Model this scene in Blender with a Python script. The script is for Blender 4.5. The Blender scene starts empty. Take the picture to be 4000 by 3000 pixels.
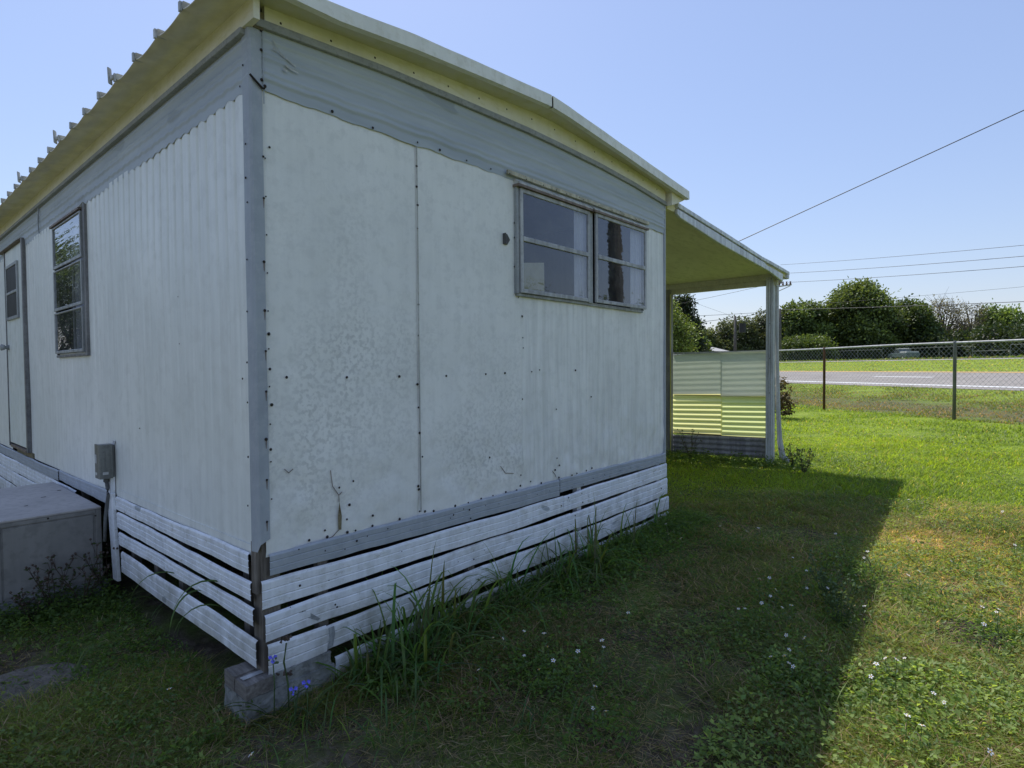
import bpy, math, random
import numpy as np
from mathutils import Vector, Matrix, noise
random.seed(7)
rng = np.random.default_rng(11)
scene = bpy.context.scene
col = scene.collection
SHARED = {}

# ------------------------------------------------------------------ ground profile
CAM = (-1.145, -2.425, 1.45)
PH = math.radians(55)
NX, NY = math.sin(PH), -math.cos(PH)        # across the road
SX, SY = math.cos(PH), math.sin(PH)         # along the road
PT = np.array([(-1e4, -.02), (-.6, -.02), (0, 0), (11.1, .366), (13.6, .30), (16.5, .50), (18.3, .655), (19.5, .717),
               (26.8, 1.085), (27.6, 1.12), (39.5, 1.78), (46, 1.9), (75, 2.1), (1e4, 2.1)])
def Tn(x, y): return (x - CAM[0]) * NX + (y - CAM[1]) * NY
def G(x, y): return np.interp(Tn(x, y), PT[:, 0], PT[:, 1])
def g1(x, y): return float(G(x, y))
def st(s, t): return (CAM[0] + t * NX + s * SX, CAM[1] + t * NY + s * SY)

# ------------------------------------------------------------------ materials
def new_mat(name):
    m = bpy.data.materials.new(name); m.use_nodes = True
    nt = m.node_tree; nt.nodes.clear()
    out = nt.nodes.new('ShaderNodeOutputMaterial')
    return m, nt, out
def N(nt, t, **kw):
    n = nt.nodes.new(t)
    for k, v in kw.items():
        if k in n.inputs: n.inputs[k].default_value = v
        else: setattr(n, k, v)
    return n
def ramp(nt, fac, stops):
    r = nt.nodes.new('ShaderNodeValToRGB')
    els = r.color_ramp.elements
    els[0].position, els[0].color = stops[0][0], (*stops[0][1], 1)
    els[1].position, els[1].color = stops[1][0], (*stops[1][1], 1)
    for p, c in stops[2:]:
        e = els.new(p); e.color = (*c, 1)
    nt.links.new(fac, r.inputs['Fac']); return r.outputs['Color']
def gray(a): return (a, a, a)
def coords(nt, scale=(1, 1, 1)):
    tc = nt.nodes.new('ShaderNodeTexCoord'); mp = nt.nodes.new('ShaderNodeMapping')
    mp.inputs['Scale'].default_value = scale
    nt.links.new(tc.outputs['Object'], mp.inputs['Vector']); return mp.outputs['Vector']
def noise_tex(nt, vec, scale, detail=4, rough=.55):
    n = N(nt, 'ShaderNodeTexNoise', Scale=scale, Detail=detail, Roughness=rough)
    nt.links.new(vec, n.inputs['Vector']); return n.outputs['Fac']
def mixc(nt, fac, a, b, mode='MIX'):
    m = nt.nodes.new('ShaderNodeMix'); m.data_type = 'RGBA'; m.blend_type = mode
    for s, i in ((fac, 0), (a, 6), (b, 7)):
        if isinstance(s, (tuple, float, int)):
            m.inputs[i].default_value = s if i == 0 else (*s, 1)
        else: nt.links.new(s, m.inputs[i])
    return m.outputs[2]
def math_n(nt, op, a, b=None):
    m = nt.nodes.new('ShaderNodeMath'); m.operation = op
    for i, s in ((0, a), (1, b)):
        if s is None: continue
        if isinstance(s, (int, float)): m.inputs[i].default_value = s
        else: nt.links.new(s, m.inputs[i])
    return m.outputs[0]
def bsdf(nt, out, colr, rough=.6, bump=None, bstr=.3, bdist=.01, metal=0, spec=.4):
    p = nt.nodes.new('ShaderNodeBsdfPrincipled')
    p.inputs['Roughness'].default_value = rough; p.inputs['Metallic'].default_value = metal
    p.inputs['Specular IOR Level'].default_value = spec
    if isinstance(colr, tuple): p.inputs['Base Color'].default_value = (*colr, 1)
    else: nt.links.new(colr, p.inputs['Base Color'])
    if bump is not None:
        b = nt.nodes.new('ShaderNodeBump'); b.inputs['Strength'].default_value = bstr; b.inputs['Distance'].default_value = bdist
        nt.links.new(bump, b.inputs['Height']); nt.links.new(b.outputs['Normal'], p.inputs['Normal'])
    nt.links.new(p.outputs[0], out.inputs['Surface']); return p

def painted(name, c1, c2, c3, sc=6, stretch=(1, 1, 1), lo=.35, hi=.65, rough=.55, speck=None, mott=None, grime=None, bstr=.25, streak=.35, bscale=4, bdist=.012, patch=None):
    """old sheet-metal paint: tone c1..c2 in broad blotches, fine blotches of c3, vertical run-off streaks"""
    m, nt, out = new_mat(name)
    v = coords(nt, stretch)
    a = ramp(nt, noise_tex(nt, v, sc, 6, .6), [(lo, c1), (hi, c2)])
    f2 = ramp(nt, noise_tex(nt, v, sc * 6.5, 5, .65), [(.50, gray(0)), (.62, gray(.55))])
    c = mixc(nt, f2, a, c3)
    vs = coords(nt, (9, 9, .55))
    s = ramp(nt, noise_tex(nt, vs, 2.2, 4, .6), [(.38, gray(1 - streak)), (.6, gray(1))])
    c = mixc(nt, 1.0, c, s, 'MULTIPLY')
    if speck:
        vo = nt.nodes.new('ShaderNodeTexNoise'); vo.inputs['Scale'].default_value = speck[1]; vo.inputs['Detail'].default_value = 3
        nt.links.new(coords(nt), vo.inputs['Vector'])
        f = ramp(nt, vo.outputs['Fac'], [(speck[2], gray(0)), (speck[2] + .02, gray(.85))])
        c = mixc(nt, f, c, speck[0])
    if mott:
        fine = ramp(nt, noise_tex(nt, coords(nt), mott[1], 3, .5), [(.47, gray(0)), (.60, gray(1))])
        reg = ramp(nt, noise_tex(nt, coords(nt, (1, 1, .6)), mott[2], 3, .55), [(.40, gray(0)), (.60, gray(mott[3]))])
        sz = nt.nodes.new('ShaderNodeSeparateXYZ'); nt.links.new(coords(nt), sz.inputs[0])
        hz_ = ramp(nt, math_n(nt, 'MULTIPLY', sz.outputs[2], .4), [(.27, gray(.1)), (.36, gray(1)), (.74, gray(.95)), (.96, gray(0))])
        c = mixc(nt, math_n(nt, 'MULTIPLY', math_n(nt, 'MULTIPLY', fine, reg), hz_), c, mott[0])
    if patch:
        f = ramp(nt, noise_tex(nt, coords(nt, patch[3]), patch[1], 2, .4), [(patch[2], gray(0)), (patch[2] + .012, gray(1))])
        c = mixc(nt, f, c, patch[0])
    if grime:
        sz = nt.nodes.new('ShaderNodeSeparateXYZ'); nt.links.new(coords(nt), sz.inputs[0])
        low = math_n(nt, 'ADD', sz.outputs[2], math_n(nt, 'MULTIPLY', math_n(nt, 'SUBTRACT', noise_tex(nt, coords(nt), 5, 5, .65), .5), 1.1))
        c = mixc(nt, 1.0, c, ramp(nt, low, [(.0, grime), (.38, gray(1))]), 'MULTIPLY')
        spots = ramp(nt, noise_tex(nt, coords(nt, (1, 1, 2.5)), 14, 6, .7), [(.60, gray(1)), (.68, (.72, .70, .64))])
        c = mixc(nt, 1.0, c, spots, 'MULTIPLY')
    bmp = noise_tex(nt, coords(nt), bscale, 3, .5)
    bsdf(nt, out, c, rough, bmp, bstr, bdist)
    return m

M = {}
M['wall_front'] = painted('mottled_white_aluminium', (.77, .775, .745), (.85, .85, .82), (.69, .695, .67), sc=2.2, rough=.5, bstr=.4, bscale=5, bdist=.02, streak=.04, mott=((.60, .605, .585), 44, 1.4, 1.0))
M['wall_plain'] = painted('white_aluminium', (.78, .79, .765), (.86, .865, .84), (.72, .73, .70), sc=2, rough=.45, bstr=.25, bscale=4, streak=.16)
M['wall_side'] = painted('ribbed_white_aluminium', (.76, .78, .745), (.85, .86, .82), (.71, .72, .68), sc=1.4, rough=.4, bstr=.2, bscale=3, streak=.08)
M['blue_trim'] = painted('blue_grey_paint', (.33, .36, .40), (.40, .435, .475), (.43, .455, .48), sc=5, rough=.55, bstr=.2, streak=.06)
M['blue_band'] = painted('faded_blue_grey_paint', (.36, .40, .44), (.47, .51, .54), (.40, .44, .48), sc=2.2, stretch=(.5, .5, 4), rough=.5, bstr=.15, streak=.0,
                         patch=((.33, .365, .40), 1.4, .66, (1, 1, 3)))
M['grey_trim'] = painted('grey_drip_trim', (.28, .29, .30), (.36, .37, .38), (.20, .205, .20), sc=8, rough=.6, streak=0)
M['slat'] = painted('white_siding_slat', (.76, .79, .84), (.86, .88, .91), (.64, .65, .64), sc=4, rough=.5, bstr=.2, bscale=9, streak=.12, grime=(.55, .53, .46), stretch=(.6, .6, 1),
                    patch=((.42, .45, .47), 2.3, .72, (1.3, 1.3, 3)))
M['cream'] = painted('algae_stained_cream_paint', (.74, .71, .58), (.82, .79, .70), (.68, .64, .44), sc=3.2, stretch=(.5, .5, 1.5), rough=.6, streak=.05)
M['soffit'] = painted('algae_stained_soffit', (.60, .58, .40), (.70, .68, .56), (.58, .56, .28), sc=2.6, stretch=(.6, .6, 1), rough=.6, streak=0)
M['drip'] = painted('pale_roof_edge', (.76, .75, .66), (.86, .85, .77), (.66, .64, .52), sc=3, rough=.45, streak=.05)
M['awning_under'] = painted('mildewed_green_soffit', (.66, .62, .42), (.76, .72, .50), (.54, .51, .32), sc=2.5, rough=.7, streak=0, stretch=(.4, 1.2, 1))
M['awning_edge'] = painted('weathered_pale_gutter', (.66, .69, .73), (.76, .79, .82), (.54, .56, .56), sc=6, rough=.45)
M['beam'] = painted('dull_cream_beam', (.56, .54, .38), (.64, .62, .46), (.45, .44, .30), sc=7, rough=.6, streak=.1)
M['post'] = painted('grey_white_porch_post', (.52, .54, .54), (.62, .64, .64), (.42, .44, .44), sc=9, rough=.5)
M['post_dark'] = painted('stained_porch_post', (.24, .24, .22), (.32, .32, .29), (.2, .19, .17), sc=9, rough=.6)
M['alu'] = painted('dull_aluminium', (.33, .35, .36), (.43, .45, .46), (.26, .27, .27), sc=12, rough=.4)
M['alu_brown'] = painted('brown_stained_aluminium', (.19, .14, .11), (.27, .21, .17), (.12, .09, .07), sc=14, rough=.6)
M['alu_white'] = painted('chalky_aluminium_flashing', (.50, .51, .49), (.60, .60, .57), (.42, .39, .33), sc=9, rough=.5)
M['strip'] = painted('cream_awning_rail', (.50, .47, .36), (.58, .55, .43), (.35, .28, .18), sc=11, rough=.6)
M['alu_dark'] = painted('dark_weathered_aluminium', (.17, .17, .175), (.25, .25, .255), (.13, .11, .10), sc=14, rough=.5)
M['screw'] = painted('rusted_screw', (.012, .011, .012), (.03, .02, .015), (.02, .012, .008), sc=40, rough=.6)
M['bracket'] = painted('dark_grey_bracket', (.09, .09, .09), (.16, .16, .155), (.1, .08, .06), sc=20, rough=.6)
M['door'] = painted('cream_door_skin', (.70, .74, .70), (.80, .82, .77), (.64, .66, .58), sc=2, rough=.45, streak=.08)
M['cabinet'] = painted('grey_metal_cabinet', (.235, .23, .22), (.30, .29, .275), (.18, .175, .17), sc=2.5, rough=.5, streak=.10)
M['cabinet_top'] = painted('pale_cabinet_top', (.38, .355, .34), (.47, .44, .42), (.30, .28, .27), sc=3, rough=.6, streak=.0)  # top cover is a paler grey than the body
M['ebox'] = painted('olive_grey_box_paint', (.18, .185, .175), (.22, .225, .21), (.14, .14, .13), sc=8, rough=.45)
M['label'] = painted('white_paper_label', (.55, .56, .56), (.62, .63, .63), (.4, .4, .4), sc=20, rough=.7)
M['concrete'] = painted('rough_concrete', (.185, .19, .18), (.30, .305, .285), (.11, .115, .105), sc=7, rough=.9, bstr=.7, bscale=40, bdist=.01, streak=.2)
M['conduit'] = painted('grey_conduit', (.18, .19, .2), (.24, .25, .26), (.13, .13, .13), sc=10)
M['bark'] = painted('brown_grey_bark', (.07, .055, .04), (.13, .105, .08), (.04, .03, .025), sc=5, rough=.9, bstr=.8, bscale=14, bdist=.03)
M['pole'] = painted('weathered_utility_pole', (.10, .09, .08), (.16, .15, .135), (.07, .06, .05), sc=4, rough=.9)
M['wire'] = painted('dark_cable', (.05, .05, .055), (.08, .08, .085), (.03, .03, .03), sc=4)
M['galv'] = painted('galvanised_steel', (.38, .39, .40), (.50, .51, .51), (.3, .3, .3), sc=5, rough=.45)
M['galv_dark'] = painted('dull_galvanised_post', (.13, .14, .145), (.19, .195, .20), (.1, .1, .1), sc=5, rough=.5)
M['rustpost'] = painted('rusty_fence_post', (.09, .04, .025), (.14, .06, .035), (.06, .035, .03), sc=5, rough=.7)
M['asphalt'] = painted('worn_asphalt', (.25, .225, .205), (.30, .275, .25), (.19, .17, .155), sc=.5, rough=.9, streak=0, bstr=.1)
M['line_white'] = painted('white_road_paint', (.70, .70, .68), (.8, .8, .78), (.5, .5, .48), sc=3, rough=.7, streak=0)
M['line_yellow'] = painted('yellow_road_paint', (.62, .36, .06), (.7, .42, .08), (.4, .27, .08), sc=3, rough=.7, streak=0)
M['dark_inside'] = painted('dark_interior', (.03, .03, .035), (.045, .045, .05), (.03, .03, .03), sc=2)  # near-black tone standing in for the unlit room and crawl space
M['petal'] = painted('white_petal', (.75, .75, .78), (.8, .8, .8), (.7, .7, .66), sc=30, streak=0)
M['yellow'] = painted('yellow_flower_centre', (.6, .36, .03), (.65, .42, .05), (.4, .22, .02), sc=30, streak=0)
M['violet'] = painted('violet_blue_petal', (.10, .11, .62), (.16, .15, .75), (.08, .08, .5), sc=30, streak=0)
M['seed'] = painted('dry_brown_seed_head', (.05, .035, .025), (.09, .06, .04), (.03, .02, .02), sc=30, streak=0)
M['rubber'] = painted('dark_rubber', (.02, .02, .02), (.03, .03, .03), (.02, .02, .02))
M['carpaint'] = painted('grey_green_truck_paint', (.10, .13, .14), (.13, .16, .17), (.1, .12, .12), sc=2, rough=.3, streak=0)
M['brick'] = painted('buried_red_brick', (.30, .16, .10), (.36, .2, .13), (.2, .12, .08), sc=20, streak=0)
M['far_wall'] = painted('pale_far_wall', (.45, .43, .4), (.55, .53, .5), (.4, .38, .35), sc=1)

def eave_mat():
    m, nt, out = new_mat('algae_banded_eave')
    tc = nt.nodes.new('ShaderNodeTexCoord'); sx = nt.nodes.new('ShaderNodeSeparateXYZ'); nt.links.new(tc.outputs['Object'], sx.inputs[0])
    n = noise_tex(nt, coords(nt, (1.2, .35, 1)), 7, 5, .6)
    f = math_n(nt, 'ADD', sx.outputs[0], math_n(nt, 'MULTIPLY', math_n(nt, 'SUBTRACT', n, .5), .10))
    c = ramp(nt, math_n(nt, 'MULTIPLY', math_n(nt, 'ADD', f, .2), 5.0), [(.0, (.66, .62, .52)), (.35, (.72, .68, .54)), (.62, (.80, .75, .46)), (.82, (.88, .85, .68))])
    bl = ramp(nt, noise_tex(nt, coords(nt, (1, .6, 1)), 12, 5, .6), [(.35, gray(.8)), (.65, gray(1.0))])
    bsdf(nt, out, mixc(nt, 1.0, c, bl, 'MULTIPLY'), .6); return m
M['eave'] = eave_mat()
def wood_mat(name, c1, c2, vec=(1, 1, .12)):
    m, nt, out = new_mat(name)
    v = coords(nt, vec)
    f = noise_tex(nt, v, 60, 6, .65)
    c = ramp(nt, f, [(.32, c1), (.68, c2)])
    big = ramp(nt, noise_tex(nt, coords(nt), 5, 3, .5), [(.35, gray(.6)), (.65, gray(1))])
    c = mixc(nt, 1.0, c, big, 'MULTIPLY')
    bsdf(nt, out, c, .85, f, .6, .004)
    return m
M['wood'] = wood_mat('weathered_grey_wood', (.13, .11, .09), (.27, .24, .205))
M['wood_x'] = wood_mat('split_grey_timber', (.13, .115, .10), (.31, .285, .255), (1, .12, 1))
M['wood_rot'] = wood_mat('rotten_tan_wood', (.14, .11, .06), (.32, .28, .17), (1, .3, 1))

def glass_mat(name, tint=.35, boost=2.2, bump=0, base=(.02, .02, .025)):
    m, nt, out = new_mat(name)
    fr = N(nt, 'ShaderNodeFresnel', IOR=1.5)
    geo = nt.nodes.new('ShaderNodeNewGeometry')
    f = math_n(nt, 'MINIMUM', math_n(nt, 'MULTIPLY', fr.outputs[0], boost), 1.0)
    f = math_n(nt, 'MULTIPLY', f, math_n(nt, 'SUBTRACT', 1.0, geo.outputs['Backfacing']))
    gl = N(nt, 'ShaderNodeBsdfGlossy', Roughness=.012); gl.inputs['Color'].default_value = (.92, .95, 1, 1)
    tr = nt.nodes.new('ShaderNodeBsdfTransparent'); tr.inputs['Color'].default_value = (tint, tint, tint * 1.03, 1)
    if bump:
        b = nt.nodes.new('ShaderNodeBump'); b.inputs['Strength'].default_value = bump; b.inputs['Distance'].default_value = .02
        nt.links.new(noise_tex(nt, coords(nt, (1, .8, 5)), 4, 2, .5), b.inputs['Height'])
        nt.links.new(b.outputs[0], gl.inputs['Normal'])
    mx = nt.nodes.new('ShaderNodeMixShader')
    nt.links.new(f, mx.inputs[0]); nt.links.new(tr.outputs[0], mx.inputs[1]); nt.links.new(gl.outputs[0], mx.inputs[2])
    du = N(nt, 'ShaderNodeBsdfDiffuse'); du.inputs['Color'].default_value = (.5, .52, .55, 1)
    dirt = ramp(nt, noise_tex(nt, coords(nt), 6, 6, .7), [(.4, gray(.03)), (.75, gray(.14))])
    m2 = nt.nodes.new('ShaderNodeMixShader'); nt.links.new(dirt, m2.inputs[0]); nt.links.new(mx.outputs[0], m2.inputs[1]); nt.links.new(du.outputs[0], m2.inputs[2])
    nt.links.new(m2.outputs[0], out.inputs['Surface']); return m
M['glass'] = glass_mat('window_glass', .85, 1.9, .02)
M['glass_side'] = glass_mat('wavy_window_glass', .7, 1.5, .22)
M['curtain'] = painted('pale_curtain', (.42, .44, .48), (.48, .50, .54), (.38, .40, .44), sc=5, streak=.2)
M['paper'] = painted('yellowed_paper', (.30, .29, .18), (.34, .33, .21), (.28, .26, .16), sc=3, streak=0)

def translucent_sheet(name, c, trans, mixf, rough=.4):
    m, nt, out = new_mat(name)
    v = coords(nt, (1, 1, 6))
    cc = ramp(nt, noise_tex(nt, v, 5, 4, .6), [(.3, tuple(x * .72 for x in c)), (.7, c)])
    d = N(nt, 'ShaderNodeBsdfDiffuse'); nt.links.new(cc, d.inputs['Color'])
    t = N(nt, 'ShaderNodeBsdfTranslucent'); t.inputs['Color'].default_value = (*trans, 1)
    tp = N(nt, 'ShaderNodeBsdfTransparent'); tp.inputs['Color'].default_value = (*trans, 1)
    g = N(nt, 'ShaderNodeBsdfGlossy', Roughness=rough)
    a = N(nt, 'ShaderNodeMixShader', Fac=mixf); nt.links.new(d.outputs[0], a.inputs[1]); nt.links.new(t.outputs[0], a.inputs[2])
    b = N(nt, 'ShaderNodeMixShader', Fac=.06 if mixf > .4 else .0); nt.links.new(a.outputs[0], b.inputs[1]); nt.links.new(tp.outputs[0], b.inputs[2])
    e = N(nt, 'ShaderNodeMixShader', Fac=.05); nt.links.new(b.outputs[0], e.inputs[1]); nt.links.new(g.outputs[0], e.inputs[2])
    nt.links.new(e.outputs[0], out.inputs['Surface']); return m
M['fibre_up'] = translucent_sheet('pale_green_fibreglass', (.74, .77, .66), (.70, .76, .58), .34)
M['fibre_low'] = translucent_sheet('sunlit_yellow_fibreglass', (.55, .55, .26), (.97, .93, .42), .75)  # sun glow put into tint and translucency; upper sheets kept duller
M['fibre_low2'] = translucent_sheet('sunlit_green_fibreglass', (.53, .55, .27), (.90, .94, .42), .72)
M['corr'] = painted('corrugated_galvanised_sheet', (.34, .33, .36), (.42, .41, .43), (.26, .25, .26), sc=5, rough=.5)

def leaf_mat(name, trans=.45, rough=.5, gain=1.0, tgain=1.0):
    m, nt, out = new_mat(name)
    at = nt.nodes.new('ShaderNodeAttribute'); at.attribute_name = 'Col'
    c = mixc(nt, 1.0, at.outputs['Color'], (gain, gain, gain), 'MULTIPLY')
    d = nt.nodes.new('ShaderNodeBsdfPrincipled'); d.inputs['Roughness'].default_value = rough; d.inputs['Specular IOR Level'].default_value = .35
    nt.links.new(c, d.inputs['Base Color'])
    tc = mixc(nt, 1.0, c, (1.25 * tgain, 1.15 * tgain, .55 * tgain), 'MULTIPLY')
    t = nt.nodes.new('ShaderNodeBsdfTranslucent'); nt.links.new(tc, t.inputs['Color'])
    mx = N(nt, 'ShaderNodeMixShader', Fac=trans)
    nt.links.new(d.outputs[0], mx.inputs[1]); nt.links.new(t.outputs[0], mx.inputs[2]); nt.links.new(mx.outputs[0], out.inputs['Surface'])
    return m
M['leaf'] = leaf_mat('foliage', .35)
M['grass'] = leaf_mat('grass_blades', .5, gain=1.2, tgain=1.6)

def ground_mat():
    m, nt, out = new_mat('lawn_soil_and_thatch')
    v = coords(nt)
    at = nt.nodes.new('ShaderNodeAttribute'); at.attribute_name = 'Col'
    soil = ramp(nt, noise_tex(nt, v, 14, 8, .7), [(.3, (.035, .028, .02)), (.5, (.10, .08, .056)), (.72, (.21, .175, .13))])
    green = ramp(nt, noise_tex(nt, v, 22, 8, .75), [(.3, (.05, .08, .018)), (.5, (.12, .17, .035)), (.7, (.20, .24, .07))])
    sp = nt.nodes.new('ShaderNodeSeparateColor'); nt.links.new(at.outputs['Color'], sp.inputs[0])
    n1 = noise_tex(nt, v, 1.7, 5, .6)
    f = math_n(nt, 'ADD', sp.outputs[0], math_n(nt, 'MULTIPLY', math_n(nt, 'SUBTRACT', n1, .5), 1.6))
    f = ramp(nt, f, [(.35, gray(0)), (.65, gray(1))])
    c = mixc(nt, f, green, soil)
    # sparse mown tufts far off get a livelier tone
    far = ramp(nt, noise_tex(nt, coords(nt, (1, 1, 1)), 3.0, 6, .75), [(.35, (.15, .22, .03)), (.6, (.27, .34, .05)), (.75, (.34, .35, .12))])
    c = mixc(nt, sp.outputs[1], c, far)
    bsdf(nt, out, c, .95, noise_tex(nt, v, 35, 8, .7), .8, .02, spec=.1)
    return m
M['ground'] = ground_mat()

# ------------------------------------------------------------------ mesh helpers
class MB:
    def __init__(s): s.v = []; s.f = []
    def add(s, vs, fs):
        o = len(s.v); s.v += [tuple(p) for p in vs]; s.f += [tuple(i + o for i in f) for f in fs]; return s
    def box(s, x0, y0, z0, x1, y1, z1):
        vs = [(x0, y0, z0), (x1, y0, z0), (x1, y1, z0), (x0, y1, z0), (x0, y0, z1), (x1, y0, z1), (x1, y1, z1), (x0, y1, z1)]
        return s.add(vs, [(0, 3, 2, 1), (4, 5, 6, 7), (0, 1, 5, 4), (1, 2, 6, 5), (2, 3, 7, 6), (3, 0, 4, 7)])
    def prism(s, pts, axis, a, b):
        """closed 2-D outline swept along axis 'x','y' or 'z' from a to b"""
        n = len(pts)
        def P(p, w):
            return {'x': (w, p[0], p[1]), 'y': (p[0], w, p[1]), 'z': (p[0], p[1], w)}[axis]
        vs = [P(p, a) for p in pts] + [P(p, b) for p in pts]
        fs = [(i, (i + 1) % n, n + (i + 1) % n, n + i) for i in range(n)] + [tuple(range(n))[::-1], tuple(range(n, 2 * n))]
        return s.add(vs, fs)
    def tube(s, pts, r, n=8, cap=True):
        pts = [Vector(p) for p in pts]; rs = r if isinstance(r, (list, tuple)) else [r] * len(pts)
        o = len(s.v); rings = []
        for i, p in enumerate(pts):
            d = (pts[min(i + 1, len(pts) - 1)] - pts[max(i - 1, 0)]).normalized()
            u = d.cross(Vector((0, 0, 1)))
            if u.length < .05: u = d.cross(Vector((1, 0, 0)))
            u.normalize(); w = d.cross(u)
            rings.append([p + (u * math.cos(2 * math.pi * k / n) + w * math.sin(2 * math.pi * k / n)) * rs[i] for k in range(n)])
        for rg in rings: s.v += [tuple(q) for q in rg]
        for i in range(len(rings) - 1):
            for k in range(n):
                s.f.append((o + i * n + k, o + i * n + (k + 1) % n, o + (i + 1) * n + (k + 1) % n, o + (i + 1) * n + k))
        if cap:
            s.f.append(tuple(o + k for k in range(n))[::-1]); s.f.append(tuple(o + (len(rings) - 1) * n + k for k in range(n)))
        return s
    def build(s, name, mat, parent=None, smooth=False, bevel=0, label=None):
        me = bpy.data.meshes.new(name); me.from_pydata(s.v, [], s.f); me.validate(); me.update()
        me.materials.append(M[mat] if isinstance(mat, str) else mat)
        if smooth: me.polygons.foreach_set('use_smooth', [True] * len(me.polygons))
        o = bpy.data.objects.new(name, me); col.objects.link(o)
        if parent: o.parent = parent
        if bevel:
            b = o.modifiers.new('bevel', 'BEVEL'); b.width = bevel; b.segments = 2; b.limit_method = 'ANGLE'; b.angle_limit = math.radians(40)
        if label: o['label'] = label
        return o
def thing(name, label, cat, group=None, loc=(0, 0, 0)):
    o = bpy.data.objects.new(name, None); o.empty_display_size = .1; col.objects.link(o); o.location = loc
    return tag(o, label, cat, group)
def tag(o, label, cat, group=None):
    o['label'] = label; o['category'] = cat
    if group: o['group'] = group
    return o
def struct(o): o['kind'] = 'structure'; return o
def part_copy(src, parent, M4=None, name=None):
    c = src.copy(); col.objects.link(c); c.parent = parent
    if M4 is not None: c.matrix_local = M4
    return c

def np_mesh(name, verts, faces_sizes, loops, colr, mat, parent=None, smooth=False):
    me = bpy.data.meshes.new(name)
    nv = len(verts); me.vertices.add(nv); me.vertices.foreach_set('co', verts.astype(np.float32).ravel())
    me.loops.add(len(loops)); me.loops.foreach_set('vertex_index', loops.astype(np.int32))
    starts = np.concatenate([[0], np.cumsum(faces_sizes)[:-1]]).astype(np.int32)
    me.polygons.add(len(faces_sizes)); me.polygons.foreach_set('loop_start', starts)
    me.update(calc_edges=True)
    if smooth: me.polygons.foreach_set('use_smooth', np.ones(len(faces_sizes), bool))
    a = me.color_attributes.new('Col', 'FLOAT_COLOR', 'POINT')
    c4 = np.ones((nv, 4), np.float32); c4[:, :3] = colr; a.data.foreach_set('color', c4.ravel())
    me.materials.append(M[mat])
    o = bpy.data.objects.new(name, me); col.objects.link(o)
    if parent: o.parent = parent
    return o
def unit(a): return a / np.maximum(np.linalg.norm(a, axis=1, keepdims=True), 1e-9)

def blades(P, H, W, colr, bend=.5, segs=3, tilt=.35, az=None):
    """arrays for n curved grass blades; P (n,3), H, W (n), colr (n,3)"""
    n = len(P)
    if az is None: az = rng.uniform(0, 2 * np.pi, n)
    d = np.stack([np.cos(az), np.sin(az), np.zeros(n)], 1)
    saz = az + rng.uniform(.9, 2.2, n)
    side = np.stack([np.cos(saz), np.sin(saz), np.zeros(n)], 1)
    b = bend * rng.uniform(.3, 1.5, n); t0 = tilt * rng.uniform(0, 1.4, n)
    vs = []; cs = []
    for k in range(segs):
        f = k / segs
        hor = (t0 * f + b * f * f) * H; ver = H * (f - .38 * b * f * f)
        c = P + d * hor[:, None] + np.array([0, 0, 1]) * ver[:, None]
        w = W * (1 - f * .55) * .5
        vs += [c - side * w[:, None], c + side * w[:, None]]
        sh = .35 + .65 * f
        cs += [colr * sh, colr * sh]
    hor = (t0 + b) * H; ver = H * (1 - .38 * b)
    vs.append(P + d * hor[:, None] + np.array([0, 0, 1]) * ver[:, None]); cs.append(colr * 1.1)
    k = 2 * segs + 1
    V = np.stack(vs, 1).reshape(-1, 3); Cc = np.stack(cs, 1).reshape(-1, 3)
    base = (np.arange(n) * k)[:, None]
    quads = [base + np.array([[2 * i, 2 * i + 1, 2 * i + 3, 2 * i + 2]]) for i in range(segs - 1)]
    tri = base + np.array([[2 * segs - 2, 2 * segs - 1, 2 * segs]])
    L = np.concatenate(quads + [tri], 1).ravel()
    S = np.tile(np.array([4] * (segs - 1) + [3]), n)
    return V, S, L, Cc
def leaves(P, D, L_, W_, colr, fold=.18, nrm=None):
    """diamond leaves: P base, D direction (n,3)"""
    n = len(P); D = unit(D)
    if nrm is None: nrm = rng.normal(size=(n, 3))
    side = unit(np.cross(D, nrm)); up = unit(np.cross(side, D))
    mid = P + D * (L_ * .45)[:, None]
    a = mid + side * (W_ * .5)[:, None] + up * (L_ * fold)[:, None]; b = mid - side * (W_ * .5)[:, None] + up * (L_ * fold)[:, None]
    tip = P + D * L_[:, None]
    V = np.stack([P, a, tip, b], 1).reshape(-1, 3); Cc = np.repeat(colr, 4, 0)
    base = (np.arange(n) * 4)[:, None]
    Lp = np.concatenate([base + np.array([[0, 1, 2]]), base + np.array([[0, 2, 3]])], 1).ravel()
    return V, np.full(2 * n, 3), Lp, Cc
def join(parts):
    V, S, L, Cc = [], [], [], []; o = 0
    for v, s, l, c in parts:
        V.append(v); S.append(s); L.append(l + o); Cc.append(c); o += len(v)
    return np.concatenate(V), np.concatenate(S), np.concatenate(L), np.concatenate(Cc)

M['stem'] = painted('green_stem', (.06, .10, .03), (.08, .13, .04), (.05, .08, .03), sc=20, streak=0)

import bmesh
def roughen(o, cuts, amp, sc=9, seed=0):
    bm = bmesh.new(); bm.from_mesh(o.data); bmesh.ops.subdivide_edges(bm, edges=bm.edges[:], cuts=cuts, use_grid_fill=True)
    for v_ in bm.verts:
        n = noise.noise_vector(v_.co * sc + Vector((seed, 0, 0))) + noise.noise_vector(v_.co * sc * 3.7) * .5
        v_.co += n * amp
    bm.to_mesh(o.data); bm.free()
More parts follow.
